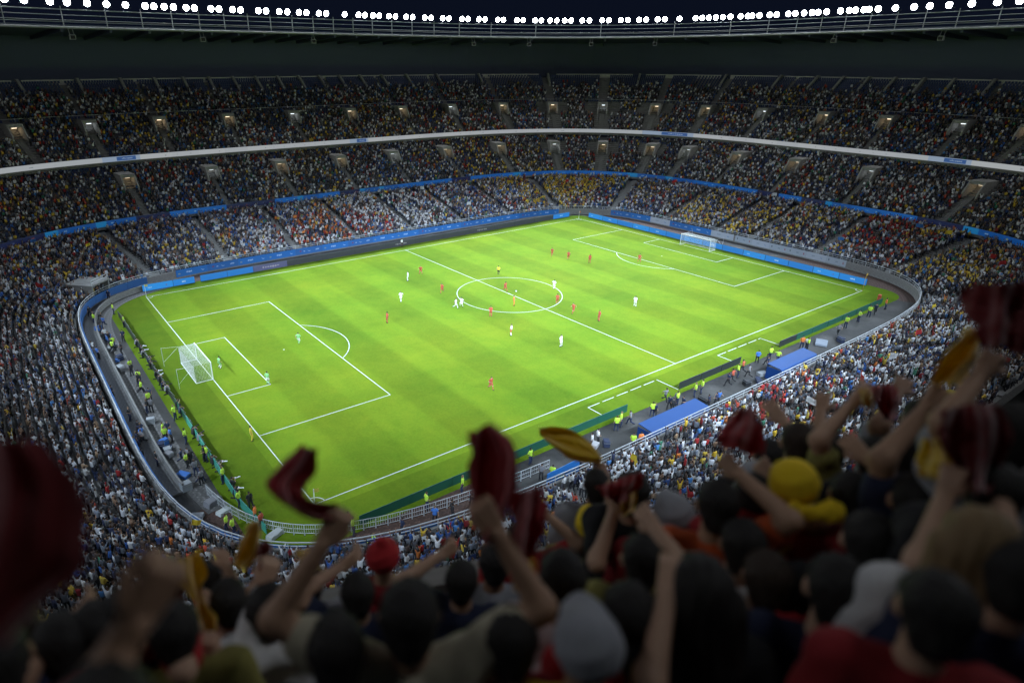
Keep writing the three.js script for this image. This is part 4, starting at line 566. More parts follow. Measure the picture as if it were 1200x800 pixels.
  // loose equipment on the surround
  for (const [px, py, w, h, d, lb, m] of [[250, 590, 1.6, 0.5, 0.8, 'grey covered equipment trolley on the grey press strip', kit.grey], [262, 600, 1.3, 0.25, 0.7, 'pale folded cover lying on the grey press strip', std([0.55, 0.58, 0.55], 0.8)], [697, 523, 1.2, 0.4, 0.7, 'pale covered equipment crate by the steward gate', std([0.4, 0.4, 0.4], 0.8)], [963, 402, 2.6, 0.22, 1.5, 'grey blue tarpaulin heap past the second bench', std([0.2, 0.23, 0.27], 0.7)], [322, 628, 1.5, 0.35, 0.7, 'pale folded cover at the end of the mint boards', std([0.4, 0.42, 0.4], 0.8)], [1030, 352, 0.5, 0.9, 0.5, 'red marker post at the end of the boards by the corner', kit.red]]) {
    const g = new THREE.BoxGeometry(w, h, d, 8, 3, 5), p = g.attributes.position; for (let i = 0; i < p.count; i++) { const y = p.getY(i) / h + 0.5; p.setY(i, y * h * (0.75 + 0.5 * noise2(p.getX(i) * 2 + px, p.getZ(i) * 2))); p.setX(i, p.getX(i) * (1 - y * 0.12)); } g.computeVertexNormals(); const o = mesh('covered_equipment', g, m), q = at(px, py, 0.05); o.position.set(q.x, 0.05, q.z); o.rotation.y = 0.4; tag(o, lb, 'equipment'); }
}

// flags and scarves held up here and there in the stands
{
  const cols = { yellow: std([0.75, 0.55, 0.04], 0.9, { side: THREE.DoubleSide }), red: std([0.45, 0.03, 0.03], 0.9, { side: THREE.DoubleSide }), white: std([0.7, 0.7, 0.7], 0.9, { side: THREE.DoubleSide }), blue: std([0.04, 0.16, 0.45], 0.9, { side: THREE.DoubleSide }), orange: std([0.7, 0.22, 0.05], 0.9, { side: THREE.DoubleSide }) };
  const g = new THREE.PlaneGeometry(1.25, 0.75, 10, 5), p = g.attributes.position; for (let i = 0; i < p.count; i++) { p.setZ(i, Math.sin(p.getX(i) * 5 + 1) * 0.12 + Math.sin(p.getY(i) * 6) * 0.05); p.setY(i, p.getY(i) - (p.getX(i) + 0.6) ** 2 * 0.12); } g.translate(0.63, 0, 0); g.computeVertexNormals();
  const held = seats.filter((s) => s.pose === 1 && s.px > 5 && s.px < 1195 && s.py > 130 && s.py < 640 && (s.lower || rnd() < 0.2)); let n = 0;
  for (let k = 0; k < held.length && n < 46; k += Math.max(1, Math.floor(held.length / 46))) { const s = held[k]; n++; const c = Math.abs(s.px - 385) < 60 && Math.abs(s.py - 268) < 40 ? 'orange' : pick(['yellow', 'yellow', 'red', 'white', 'blue']), o = thing('waved_flag', c + ' flag waved on a short stick in the seated crowd', 'flag', [s.x, s.y + 1.85 * s.sc, s.z], rr(0, 6), c + ' flags in the crowd'); mesh('stick', bar(V(0, 0, 0), V(0, 1.05, 0), 0.018, 4), steel, o); const f = mesh('flag_cloth', g, cols[c], o); f.position.y = 0.72; f.rotation.z = rr(-0.4, 0.3); f.scale.setScalar(rr(0.6, 1.05)); }
}
// ---------------------------------------------------------------- the upper stand round the camera and its supporters
const TURN0 = 20 * Math.PI / 180, GO = V(Math.sin(TURN0), 0, -Math.cos(TURN0)), SIDE = V(Math.cos(TURN0), 0, Math.sin(TURN0)), TREAD = 0.76, RISER = 0.55, TOP0 = EYE.y - 2.2;
{
  const o = thing('balcony_stand', 'steep concrete balcony stand carrying the cheering supporters', 'stand', [EYE.x, 0, EYE.z], Math.PI - TURN0); // local +z runs down the rows
  const sh = new THREE.Shape(); sh.moveTo(-3.5 * TREAD, 0); for (let i = -3; i <= 4; i++) { if (i === -3) sh.lineTo(-3.5 * TREAD, TOP0 - RISER * i); sh.lineTo((i + 0.5) * TREAD, TOP0 - RISER * i); sh.lineTo((i + 0.5) * TREAD, TOP0 - RISER * (i + 1)); } sh.lineTo(4.5 * TREAD, TOP0 - 4 * RISER - 1.4); sh.lineTo(0.5, TOP0 - 6.5); sh.lineTo(0.5, 0);
  const g = new THREE.ExtrudeGeometry(sh, { depth: 15, bevelEnabled: false }); g.rotateY(-Math.PI / 2); g.translate(6, 0, 0); mesh('terrace', g, concrete, o);
  mesh('parapet', box(15, 1.0, 0.18, -1.5, TOP0 - 4 * RISER + 0.45, 4.5 * TREAD + 0.1), concrete, o);
  const seat = merge([box(0.44, 0.05, 0.36, 0, 0.42, 0.02), box(0.44, 0.34, 0.05, 0, 0.62, -0.17)]);
  for (let i = 0; i <= 4; i++) for (let k = 0; k < 27; k++) { const s = mesh('seat', seat, seatMat, o); s.position.set(-8.6 + k * 0.52, TOP0 - RISER * i, i * TREAD - 0.16); }
}
const CLOTH = { cream: [0.42, 0.38, 0.28], white: [0.6, 0.6, 0.6], red: [0.42, 0.014, 0.02], darkred: [0.24, 0.01, 0.014], navy: [0.015, 0.022, 0.06], pink: [0.5, 0.4, 0.4], yellow: [0.82, 0.58, 0.015], olive: [0.22, 0.2, 0.05], orange: [0.55, 0.09, 0.02], black: [0.01, 0.01, 0.012], grey: [0.3, 0.31, 0.34], teal: [0.03, 0.08, 0.1] };
const weave = dataTexture(128, 128, (u, v, x, y) => { const n = 128 + ((x + y) % 2 ? 26 : -26) + (hash2(x, y) - 0.5) * 50; return [n, n, n]; }, false);
const clothMat = {}; const fabric = (c) => clothMat[c] ??= std(CLOTH[c], 0.9), thinCloth = {}, flagCloth = (c) => { if (!thinCloth[c]) { thinCloth[c] = new THREE.MeshPhysicalMaterial({ roughness: 1, transmission: 0.5, thickness: 0, side: THREE.DoubleSide }); thinCloth[c].color.setRGB(...CLOTH[c]); } return thinCloth[c]; };
const fold = (x, y, z) => 0.0035 * Math.sin(y * 46 + Math.sin(x * 31 + z * 17) * 2.4) + 0.003 * Math.sin(x * 38 + y * 21 + Math.sin(z * 40) * 1.5);
const HAND = {};
function supporter(o) {
  const th0 = o.yaw ?? 0.75, look = V(Math.sin(th0), 0, -Math.cos(th0)), turn = Math.atan2(look.x, look.z);
  // find how far along the ray the head stands, so that the feet are on a row (or on its seat)
  let best = null; for (let k = 0; k <= 80; k++) { const dist = o.dist * 1.14 * (0.72 + 0.56 * k / 80), h = far(o.px, o.py, dist), u = h.clone().sub(EYE).dot(GO), row = Math.max(-2, Math.min(4, Math.round(u / TREAD))), t = TOP0 - RISER * row;
    for (const lift of [0, 0.445]) { const sc = (h.y - t - lift) / 1.63, err = Math.max(0, Math.abs(sc - 1) - 0.07) * 6 + Math.abs(dist / o.dist / 1.14 - 1) + (u > 4.4 * TREAD ? 3 : 0) + lift * 0.25; if (!best || err < best.err) best = { err, h, sc, t: t + lift, dist }; } }
  const { h, sc } = best, base = V(h.x, best.t, h.z), inv = (p) => p.clone().sub(base).applyAxisAngle(V(0, 1, 0), -turn).divideScalar(sc);
  const down = CAMU.clone().negate().applyAxisAngle(V(0, 1, 0), -turn);
  let hs = (o.hands ?? []).map(([px, py, up, curl], k) => { // the distance nearest to the head's own that the arm can reach
    let pickF = null; for (let j = 0; j <= 60; j++) { const f = 0.7 + j * 0.008, p = inv(far(px, py, best.dist * f)), q = p.x < 0 ? -1 : 1, l = p.distanceTo(V(q * 0.175, 1.41, 0.04)), e = Math.abs(f - 1.0) + Math.max(0, l - 0.6) * 5 + Math.max(0, 0.36 - l) * 3; if (!pickF || e < pickF[0]) pickF = [e, f, p]; }
    HAND[o.id + '.' + k] = best.dist * pickF[1]; return { p: pickF[2], curl: curl ?? 0.9 }; });
  const arms = [{}, {}], info = [null, null];
  if (hs.length === 2) { hs.sort((a, b) => a.p.x - b.p.x); hs.forEach((q, i) => { info[i] = q; }); } else if (hs.length === 1) info[hs[0].p.x < (o.armBias ?? 0) ? 0 : 1] = hs[0];
  for (const i of [0, 1]) if (info[i]) { const s = V((i ? 1 : -1) * 0.175, 1.43, 0), d = info[i].p.clone().sub(s); arms[i] = { at: info[i].p.clone().addScaledVector(d.normalize(), -0.085), pole: down.clone().add(V(i ? 0.35 : -0.35, 0, 0)) }; }
  const J = joints({ arms, lean: o.lean ?? 0.04, tilt: o.tilt, feet: [[-0.13, 0], [0.13, 0.04]] });
  const t = thing('supporter', o.label, 'person', [base.x, base.y, base.z], turn); t.scale.setScalar(sc);
  const cell = 0.0165, hands = [0, 1].map((i) => { const d = J.wrist[i].clone().sub(J.elbow[i]).normalize(), raised = !!info[i]; return skin(handBones(J.wrist[i], d, raised ? V(0, 0, 1).addScaledVector(V(i ? -1 : 1, 0, 0), 0.3) : V(i ? -1 : 1, 0, 0), i ? -1 : 1, info[i]?.curl ?? 0.35), 0.0052, 0.005); });
  const bodyG = skin([...headBones(J.head), B(J.neck.clone().add(V(0, -0.05, 0)), J.head.clone().add(V(0, -0.04, -0.02)), 0.058, 0.054), ...torsoBones(J), ...legBones(J), ...footBones(J), ...armBones(J, 0), ...armBones(J, 1)], cell, 0.026);
  const plain = (g) => { const n = g.toNonIndexed(); return n; };
  mesh('body', mergeGeometries([plain(bodyG), ...hands.map(plain)], false), skinMats[o.tone ?? 0], t);
  mesh('shirt', skin([...torsoBones(J, 0.017), B(V(0, J.hip[0].y - 0.02, 0), V(0, J.hip[0].y + 0.1, 0), 0.15, 0.13), ...(o.vest ? [] : [...sleeve(J, 0, o.sleeve ?? 0.62, 0.02), ...sleeve(J, 1, o.sleeve ?? 0.62, 0.02)])], cell, 0.03, (x, y, z, d) => Math.max(d + fold(x, y, z), o.vest ? Math.abs(x) - 0.15 : -1)), fabric(o.shirt), t);
  mesh('trousers', skin([...legBones(J, 0.02), B(J.hip[0], J.hip[1], 0.115)], 0.03, 0.03, (x, y, z, d) => d + fold(x, y, z)), fabric(o.legs ?? 'navy'), t);
  const hd = J.head, HB = (e) => [B(V(hd.x, hd.y + 0.038, hd.z - 0.024), V(hd.x, hd.y + 0.03, hd.z + 0.012), 0.081 + e, 0.076 + e)], tuft = (x, y, z) => 0.006 * Math.sin(x * 210 + y * 60) * Math.sin(z * 190 + y * 90) + 0.006 * (noise2(x * 60 + y * 20, z * 60) - 0.5);
  const style = o.hair ?? 'short', hm = hairMats[o.hairColor ?? 0];
  if (style === 'short') mesh('hair', skin([...HB(0.006), B(V(hd.x, hd.y - 0.02, hd.z - 0.05), V(hd.x, hd.y - 0.07, hd.z - 0.045), 0.07, 0.05)], 0.009, 0.02, (x, y, z, d) => Math.max(d + tuft(x, y, z), (z - hd.z) - 0.045 - (y - hd.y) * 0.75, hd.y - 0.085 - y)), hm, t);
  if (style === 'long') mesh('hair', skin([...HB(0.016), ...[-1, 0, 1].flatMap((s) => [B(V(hd.x + s * 0.055, hd.y, hd.z - 0.05), V(hd.x + s * 0.075, hd.y - 0.18, hd.z - 0.09), 0.075, 0.062), B(V(hd.x + s * 0.075, hd.y - 0.18, hd.z - 0.09), V(hd.x + s * 0.085, hd.y - 0.4, hd.z - 0.12), 0.062, 0.04)])], 0.0105, 0.02, (x, y, z, d) => Math.max(d + 0.004 * Math.sin(x * 160 + Math.sin(y * 18) * 2), (z - hd.z) - 0.045 - (y - hd.y) * 0.75)), hm, t);
  if (style === 'cap' || style === 'beanie' || style === 'bandana') {
    mesh('hair', skin(HB(0.002), 0.01, 0.02, (x, y, z, d) => Math.max(d, (z - hd.z) - 0.03 - (y - hd.y) * 0.6, hd.y - 0.075 - y, y - hd.y - 0.06)), hm, t);
    const cut = style === 'cap' ? 0.035 : style === 'beanie' ? 0.0 : 0.01, hat = [...HB(style === 'beanie' ? 0.022 : 0.013)]; if (style === 'beanie') hat.push(B(V(hd.x, hd.y + 0.1, hd.z - 0.02), V(hd.x, hd.y + 0.15, hd.z - 0.03), 0.06, 0.035));
    const hg = [skin(hat, 0.009, 0.02, (x, y, z, d) => Math.max(d + 0.002 * Math.sin(y * 120 + x * 40), hd.y + cut - y - (hd.z - z) * 0.25))];
    if (style === 'cap') hg.push(skin([-3, -2, -1, 0, 1, 2, 3].map((q) => B(V(hd.x + q * 0.02, hd.y + 0.05, hd.z + 0.06), V(hd.x + q * 0.017, hd.y + 0.035 - Math.abs(q) * 0.003, hd.z + 0.16 - q * q * 0.004), 0.014, 0.011)), 0.007, 0.02));
    if (style === 'bandana') hg.push(skin([B(V(hd.x, hd.y - 0.01, hd.z - 0.125), V(hd.x, hd.y - 0.03, hd.z - 0.13), 0.028, 0.026), B(V(hd.x - 0.01, hd.y - 0.03, hd.z - 0.135), V(hd.x - 0.12, hd.y + 0.02, hd.z - 0.15), 0.018, 0.045), B(V(hd.x + 0.01, hd.y - 0.04, hd.z - 0.135), V(hd.x + 0.03, hd.y - 0.17, hd.z - 0.15), 0.018, 0.042)], 0.008, 0.012, (x, y, z, d) => d + 0.003 * Math.sin(x * 140 + y * 90)));
    mesh(style === 'cap' ? 'cap' : style === 'beanie' ? 'knitted_hat' : 'head_scarf', mergeGeometries(hg.map(plain), false), fabric(o.hat), t);
  }
  return t;
}
// a held or waved piece of cloth: pairs of edge points in the photograph, at the distance of the hand that holds it
function waved(rows, dist, color, label, amp = 0.045) {
  const n = 34, m = 20, curve = (k) => new THREE.CatmullRomCurve3(rows.map((r) => V(r[k][0], r[k][1], 0))), L = curve(0), R = curve(1), ph = rr(0, 6), q = rr(6, 10), size = Math.min(1.5, Math.hypot(rows[0][0][0] - rows[rows.length - 1][1][0], rows[0][0][1] - rows[rows.length - 1][1][1]) / 90);
  const P = (i, j, lift) => { const v = i / n, u = j / m, a = L.getPoint(v), b = R.getPoint(v), e = Math.abs(u - 0.5) * 2, px = lerp(a.x, b.x, u) + (noise2(v * 9 + ph, u * 3) - 0.5) * 7 * e * size, py = lerp(a.y, b.y, u) + (noise2(u * 7 + ph, v * 4 + 9) - 0.5) * 8 * Math.abs(v - 0.5) * 2 * size, w = Math.sin(u * q + ph + v * 2.5) * 0.6 + Math.sin(u * q * 2.1 + v * 5 + ph * 2) * 0.4 + Math.sin(v * 6 + ph) * 0.4 + (fbm(u * 4 + ph, v * 4, 3) - 0.5) * 0.9; return far(px, py, dist + amp * w * 1.6 + lift); };
  const pos = [], idx = [], put = (p) => pos.push(p.x, p.y, p.z); for (const s of [0, 0.003]) for (let i = 0; i <= n; i++) for (let j = 0; j <= m; j++) put(P(i, j, s));
  const N = (n + 1) * (m + 1), id = (s, i, j) => s * N + i * (m + 1) + j;
  for (let i = 0; i < n; i++) for (let j = 0; j < m; j++) { idx.push(id(0, i, j), id(0, i + 1, j), id(0, i + 1, j + 1), id(0, i, j), id(0, i + 1, j + 1), id(0, i, j + 1)); idx.push(id(1, i, j), id(1, i + 1, j + 1), id(1, i + 1, j), id(1, i, j), id(1, i, j + 1), id(1, i + 1, j + 1)); }
  const edge = (a, b, c, d) => idx.push(a, b, c, a, c, d); for (let i = 0; i < n; i++) { edge(id(0, i, 0), id(1, i, 0), id(1, i + 1, 0), id(0, i + 1, 0)); edge(id(0, i, m), id(0, i + 1, m), id(1, i + 1, m), id(1, i, m)); } for (let j = 0; j < m; j++) { edge(id(0, 0, j), id(0, 0, j + 1), id(1, 0, j + 1), id(1, 0, j)); edge(id(0, n, j), id(1, n, j), id(1, n, j + 1), id(0, n, j + 1)); }
  const g = new THREE.BufferGeometry(); g.setAttribute('position', new THREE.Float32BufferAttribute(pos, 3)); g.setIndex(idx); g.computeVertexNormals();
  const c = new THREE.Vector3(); g.computeBoundingBox(); g.boundingBox.getCenter(c); g.translate(-c.x, -c.y, -c.z); const o = mesh('waving_cloth', g, flagCloth(color)); o.position.copy(c); return tag(o, label, 'cloth');
}
const FANS = [
  { id: 0, px: 480, py: 742, dist: 1.75, shirt: 'cream', hands: [[373, 602, 0.32, 0.95], [588, 590, 0.32, 0.95]], tone: 0, yaw: 0.55, label: 'supporter in cream shirt holding a red cloth up in each hand' },
  { id: 1, px: 315, py: 728, dist: 2.6, shirt: 'white', sleeve: 1.85, hands: [[222, 778, -0.1, 0.8], [293, 672, 0.32, 0.7]], tone: 1, yaw: 0.35, label: 'supporter in white long sleeves with one arm stretched sideways' },
  { id: 2, px: 447, py: 662, dist: 3.6, shirt: 'darkred', hair: 'beanie', hat: 'red', hands: [], tone: 0, label: 'supporter in red knitted hat and dark red shirt' },
  { id: 3, px: 540, py: 690, dist: 3.0, shirt: 'navy', hands: [[521, 632, 0.32, 0.8]], tone: 1, label: 'supporter in navy shirt raising one fist' },
  { id: 4, px: 660, py: 692, dist: 2.15, shirt: 'pink', hands: [], tone: 0, yaw: 0.7, label: 'dark haired supporter in pale pink shirt above the grey cap' },
  { id: 5, px: 690, py: 782, dist: 1.8, shirt: 'yellow', vest: true, hair: 'cap', hat: 'grey', hands: [], tone: 0, yaw: 0.7, label: 'supporter in grey cap and yellow sleeveless vest' },
  { id: 6, px: 693, py: 626, dist: 3.6, shirt: 'olive', hair: 'cap', hat: 'yellow', hands: [], tone: 2, label: 'supporter in yellow cap and olive shirt' },
  { id: 7, px: 790, py: 615, dist: 2.9, shirt: 'darkred', hair: 'cap', hat: 'grey', hands: [], tone: 1, label: 'supporter in grey cap and dark red shirt' },
  { id: 8, px: 843, py: 602, dist: 2.6, shirt: 'orange', hands: [[862, 533, 0.32, 0.9]], tone: 0, yaw: 0.8, label: 'supporter in orange shirt raising a red cloth' },
  { id: 9, px: 822, py: 712, dist: 1.95, shirt: 'black', hair: 'long', hands: [[797, 672, 0.05, 0.3]], tone: 1, yaw: 0.8, label: 'supporter with long black hair and black top' },
  { id: 10, px: 930, py: 580, dist: 2.7, shirt: 'red', hair: 'bandana', hat: 'yellow', hands: [], tone: 0, yaw: 0.95, label: 'supporter in knotted yellow head scarf and red shirt' },
  { id: 11, px: 938, py: 526, dist: 3.3, shirt: 'grey', hands: [], tone: 0, yaw: 0.9, hairColor: 1, label: 'broad supporter in plain grey shirt past the head scarf' },
  { id: 12, px: 985, py: 708, dist: 2.0, shirt: 'navy', hands: [], tone: 1, yaw: 0.9, label: 'black haired supporter in navy shirt' },
  { id: 13, px: 1022, py: 648, dist: 2.5, shirt: 'black', hands: [], tone: 1, yaw: 0.95, label: 'dark haired supporter in black shirt before the head scarf' },
  { id: 14, px: 1078, py: 600, dist: 2.6, shirt: 'darkred', sleeve: 1.8, hands: [[1045, 690, -0.25, 0.5]], tone: 0, yaw: 1.0, label: 'supporter in dark red long sleeves' },
  { id: 15, px: 1150, py: 655, dist: 2.3, shirt: 'white', hair: 'long', hairColor: 3, hands: [], tone: 0, yaw: 1.1, label: 'supporter with long light brown hair and white collar' },
  { id: 16, px: 1028, py: 545, dist: 3.2, shirt: 'olive', hands: [[1008, 452, 0.32, 0.2]], tone: 1, yaw: 1.0, label: 'supporter in olive shirt with an open hand raised' },
  { id: 17, px: 1058, py: 548, dist: 2.9, shirt: 'black', hands: [], tone: 2, yaw: 1.0, label: 'supporter in black shirt next to the olive one' },
  { id: 18, px: 972, py: 535, dist: 3.4, shirt: 'teal', hands: [[971, 465, 0.32, 0.2]], tone: 0, yaw: 0.95, label: 'supporter in dark teal shirt waving a hand' },
  { id: 19, px: 1165, py: 590, dist: 2.4, shirt: 'black', hands: [[1160, 565, 0.32, 0.9], [1125, 560, 0.32, 0.9]], tone: 1, yaw: 1.15, label: 'supporter in black holding up the round red cloth' },
  { id: 20, px: 1110, py: 590, dist: 2.6, shirt: 'navy', hands: [[1098, 452, 0.34, 0.9]], tone: 0, yaw: 1.05, label: 'supporter in navy lifting the long yellow cloth' },
  { id: 21, px: 1190, py: 520, dist: 2.6, shirt: 'grey', hands: [[1165, 408, 0.32, 0.9]], tone: 0, yaw: 1.2, label: 'supporter in grey lifting the wide red cloth' },
  { id: 22, px: 742, py: 585, dist: 3.2, shirt: 'black', hands: [[728, 592, 0.32, 0.9]], tone: 1, yaw: 0.8, label: 'supporter in black lifting a small red cloth' },
  { id: 23, px: 700, py: 575, dist: 3.9, shirt: 'grey', hands: [[703, 542, 0.3, 0.8]], tone: 2, yaw: 0.75, label: 'supporter in grey shirt behind the yellow cap' },
  { id: 24, px: 885, py: 590, dist: 3.0, shirt: 'darkred', hands: [[903, 540, 0.32, 0.6]], tone: 0, yaw: 0.85, label: 'supporter in dark red shirt with one arm raised' },
  { id: 25, px: 268, py: 715, dist: 2.9, shirt: 'darkred', hands: [[236, 702, 0.2, 0.9]], tone: 1, yaw: 0.3, label: 'supporter in dark red shirt holding a bunched yellow cloth' },
  { id: 26, px: 205, py: 755, dist: 2.4, shirt: 'olive', hands: [], tone: 1, yaw: 0.3, label: 'supporter in olive shirt at the end of the row' },
  { id: 27, px: 362, py: 690, dist: 3.1, shirt: 'grey', hands: [[300, 660, 0.32, 0.7]], tone: 0, yaw: 0.4, label: 'supporter in grey shirt holding yellow and red cloths' },
  { id: 28, px: 395, py: 780, dist: 1.9, shirt: 'teal', hands: [], tone: 2, yaw: 0.45, label: 'dark haired supporter in teal shirt below the cream shirt' },
  { id: 29, px: 600, py: 768, dist: 1.95, shirt: 'darkred', hands: [], tone: 1, yaw: 0.6, label: 'dark haired supporter in dark red shirt beside the yellow vest' },
  { id: 30, px: 120, py: 905, dist: 1.02, shirt: 'black', hands: [[128, 675, 0.42, 0.95]], tone: 0, yaw: 0.2, label: 'supporter in black lifting a big dark red cloth' },
  { id: 31, px: 900, py: 690, dist: 2.4, shirt: 'red', hands: [], tone: 0, yaw: 0.9, hairColor: 1, label: 'brown haired supporter in bright red shirt' },
  { id: 32, px: 1100, py: 735, dist: 2.1, shirt: 'darkred', hands: [], tone: 1, yaw: 1.0, label: 'black haired supporter in dark red shirt beside the navy one' },
  { id: 40, px: 420, py: 705, dist: 2.9, shirt: 'navy', hands: [[402, 645, 0, 0.2]], tone: 1, yaw: 0.4, label: 'supporter in navy waving an open hand beside the red hat' },
  { id: 41, px: 240, py: 690, dist: 3.3, shirt: 'white', hands: [[258, 648, 0, 0.2]], tone: 0, yaw: 0.2, label: 'supporter in white shirt with an open hand up behind the yellow bow' },
  { id: 42, px: 580, py: 668, dist: 3.3, shirt: 'grey', hands: [], tone: 2, yaw: 0.6, label: 'supporter in grey shirt behind the raised arm with tall red cloth' },
  { id: 43, px: 612, py: 640, dist: 3.7, shirt: 'red', hands: [[640, 588, 0, 0.2]], tone: 0, yaw: 0.6, label: 'supporter in bright red shirt waving an open hand by the balcony edge' },
  { id: 44, px: 755, py: 668, dist: 2.5, shirt: 'olive', hands: [[762, 598, 0, 0.2]], tone: 1, yaw: 0.75, label: 'supporter in olive shirt waving behind the long black hair' },
  { id: 45, px: 872, py: 650, dist: 2.5, shirt: 'white', hands: [], tone: 0, yaw: 0.85, label: 'dark haired supporter in white shirt next to the orange shirt' },
  { id: 46, px: 905, py: 545, dist: 3.6, shirt: 'black', hands: [[915, 475, 0, 0.2]], tone: 1, yaw: 0.9, label: 'supporter in black shirt waving an open hand before the grey shirt' },
  { id: 47, px: 1000, py: 590, dist: 2.9, shirt: 'darkred', hands: [[1012, 515, 0, 0.3]], tone: 0, yaw: 0.95, label: 'supporter in dark red shirt waving beside the teal shirt' },
  { id: 48, px: 1085, py: 500, dist: 3.4, shirt: 'grey', hands: [[1062, 440, 0, 0.2]], tone: 2, yaw: 1.05, label: 'supporter in grey shirt with a dark open hand up at the aisle' },
  { id: 49, px: 1130, py: 610, dist: 2.6, shirt: 'yellow', hands: [], tone: 0, yaw: 1.1, hairColor: 1, label: 'brown haired supporter in yellow shirt' },
  { id: 50, px: 1195, py: 690, dist: 2.2, shirt: 'navy', hands: [], tone: 1, yaw: 1.2, label: 'dark haired supporter in navy beside the light brown hair' },
  { id: 51, px: 150, py: 735, dist: 2.5, shirt: 'red', hands: [[178, 690, 0, 0.3]], tone: 1, yaw: 0.15, label: 'supporter in bright red shirt reaching up by the balcony end' },
  { id: 52, px: 740, py: 740, dist: 2.0, shirt: 'red', hands: [], tone: 0, yaw: 0.75, label: 'black haired supporter in bright red shirt beside the long black hair' },
  { id: 53, px: 72, py: 768, dist: 2.3, shirt: 'black', hands: [], tone: 1, yaw: 0.1, label: 'dark haired supporter in black shirt below the big dark red cloth' },
  { id: 54, px: 18, py: 752, dist: 2.5, shirt: 'olive', hands: [], tone: 0, yaw: 0.1, hairColor: 1, label: 'brown haired supporter in olive shirt below the big dark red cloth' },
  { id: 55, px: 112, py: 752, dist: 2.5, shirt: 'navy', hands: [[92, 700, 0, 0.3]], tone: 0, yaw: 0.15, label: 'supporter in navy shirt reaching up beside the big dark red cloth' },
  { id: 56, px: -8, py: 795, dist: 2.0, shirt: 'darkred', hands: [], tone: 2, yaw: 0.1, label: 'dark haired supporter in dark red shirt below the big dark red cloth' },
];
for (const f of FANS) supporter(f);
waved([[[-70, 512], [40, 520]], [[-80, 560], [92, 560]], [[-80, 610], [99, 612]], [[-80, 660], [95, 668]], [[-70, 710], [60, 705]], [[-60, 757], [12, 752]]], HAND['30.0'], 'darkred', 'big dark red cloth held up at arm length', 0.035);
waved([[[202, 660], [236, 644]], [[204, 678], [240, 668]], [[221, 694], [237, 692]], [[228, 703], [236, 700]], [[228, 714], [239, 706]], [[228, 735], [252, 722]], [[229, 751], [258, 738]]], HAND['25.0'], 'yellow', 'yellow cloth bunched in the middle like a bow');
waved([[[293, 611], [306, 613]], [[285, 625], [304, 634]], [[277, 645], [300, 655]], [[272, 660], [286, 669]]], HAND['27.0'] - 0.02, 'yellow', 'narrow yellow cloth waved before the white barriers');
waved([[[301, 637], [313, 633]], [[300, 648], [319, 643]], [[303, 656], [311, 653]]], HAND['27.0'] + 0.02, 'red', 'small red cloth beside the narrow yellow one');
waved([[[350, 521], [373, 528]], [[330, 545], [367, 556]], [[314, 565], [357, 577]], [[326, 586], [358, 582]], [[350, 603], [366, 586]], [[371, 613], [379, 588]], [[392, 613], [398, 589]]], HAND['0.0'] + 0.02, 'red', 'folded red cloth in the raised fist of the cream shirt', 0.03);
waved([[[553, 506], [582, 498]], [[549, 530], [604, 533]], [[550, 560], [605, 563]], [[552, 590], [604, 590]], [[556, 620], [587, 614]], [[562, 642], [573, 636]]], HAND['0.1'] + 0.02, 'red', 'tall hanging red cloth in the other fist of the cream shirt', 0.025);
waved([[[600, 575], [636, 573]], [[600, 600], [641, 590]], [[602, 630], [637, 625]], [[610, 656], [630, 652]]], HAND['0.1'] + 0.1, 'red', 'crumpled red cloth hanging beside the tall one');
waved([[[602, 659], [628, 655]], [[601, 675], [628, 672]], [[600, 692], [625, 690]]], HAND['0.1'] + 0.16, 'yellow', 'small yellow cloth below the crumpled red one');
waved([[[632, 502], [633, 512]], [[650, 500], [652, 528]], [[672, 505], [676, 540]], [[690, 520], [690, 543]], [[705, 536], [703, 543]]], HAND['23.0'], 'yellow', 'yellow cloth flying over the first rows by the blue board');
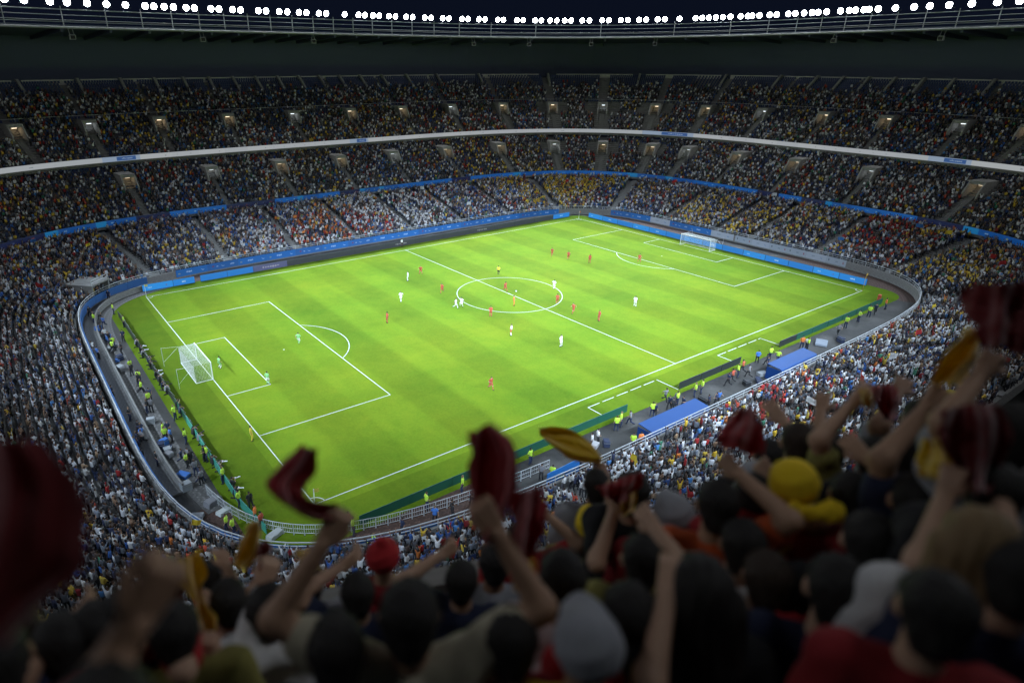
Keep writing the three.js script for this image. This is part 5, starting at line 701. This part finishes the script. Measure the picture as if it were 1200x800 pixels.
waved([[[699, 571], [754, 553]], [[708, 581], [751, 571]], [[722, 590], [738, 586]]], HAND['22.0'], 'red', 'small red cloth spread like a fan');
waved([[[727, 590], [746, 574]], [[729, 598], [746, 588]], [[728, 606], [742, 599]]], HAND['22.0'] + 0.04, 'yellow', 'small yellow cloth under the red fan');
waved([[[863, 480], [880, 477]], [[852, 495], [893, 495]], [[840, 512], [896, 514]], [[845, 526], [899, 533]]], HAND['8.0'], 'red', 'pointed red cloth raised by the orange shirt');
waved([[[1127, 335], [1212, 331]], [[1131, 360], [1216, 360]], [[1142, 385], [1216, 388]], [[1150, 409], [1216, 411]]], HAND['21.0'], 'darkred', 'wide dark red cloth held high over the corner stand');
waved([[[1136, 382], [1148, 394]], [[1121, 400], [1148, 411]], [[1100, 424], [1140, 431]], [[1089, 448], [1126, 453]]], HAND['20.0'], 'yellow', 'long yellow cloth sloping under the wide red one');
waved([[[1106, 480], [1165, 473]], [[1100, 500], [1183, 495]], [[1108, 530], [1186, 525]], [[1125, 556], [1170, 560]], [[1140, 577], [1160, 577]]], HAND['19.0'], 'darkred', 'round dark red cloth bulging between two raised hands');
waved([[[1083, 515], [1105, 514]], [[1076, 540], [1130, 535]], [[1078, 557], [1132, 560]], [[1106, 566], [1131, 576]]], HAND['19.0'] + 0.25, 'yellow', 'yellow cloth behind the round dark red one');
waved([[[1022, 452], [1050, 451]], [[1025, 470], [1055, 474]], [[1035, 491], [1050, 493]]], HAND['16.0'], 'red', 'red cloth beside an open raised hand');
waved([[[1008, 455], [1019, 457]], [[1009, 466], [1024, 468]], [[1012, 477], [1026, 479]]], HAND['16.0'] - 0.03, 'yellow', 'tiny yellow cloth between two raised hands');
waved([[[344, 645], [370, 644]], [[348, 655], [375, 656]], [[356, 668], [378, 668]]], 2.8, 'yellow', 'yellow cloth lump over the grey shirt');
waved([[[180, 690], [216, 684]], [[178, 702], [217, 697]], [[182, 714], [216, 708]]], HAND['25.0'] + 0.2, 'darkred', 'dull red cloth behind the yellow bow');
renderer.render(scene, camera);
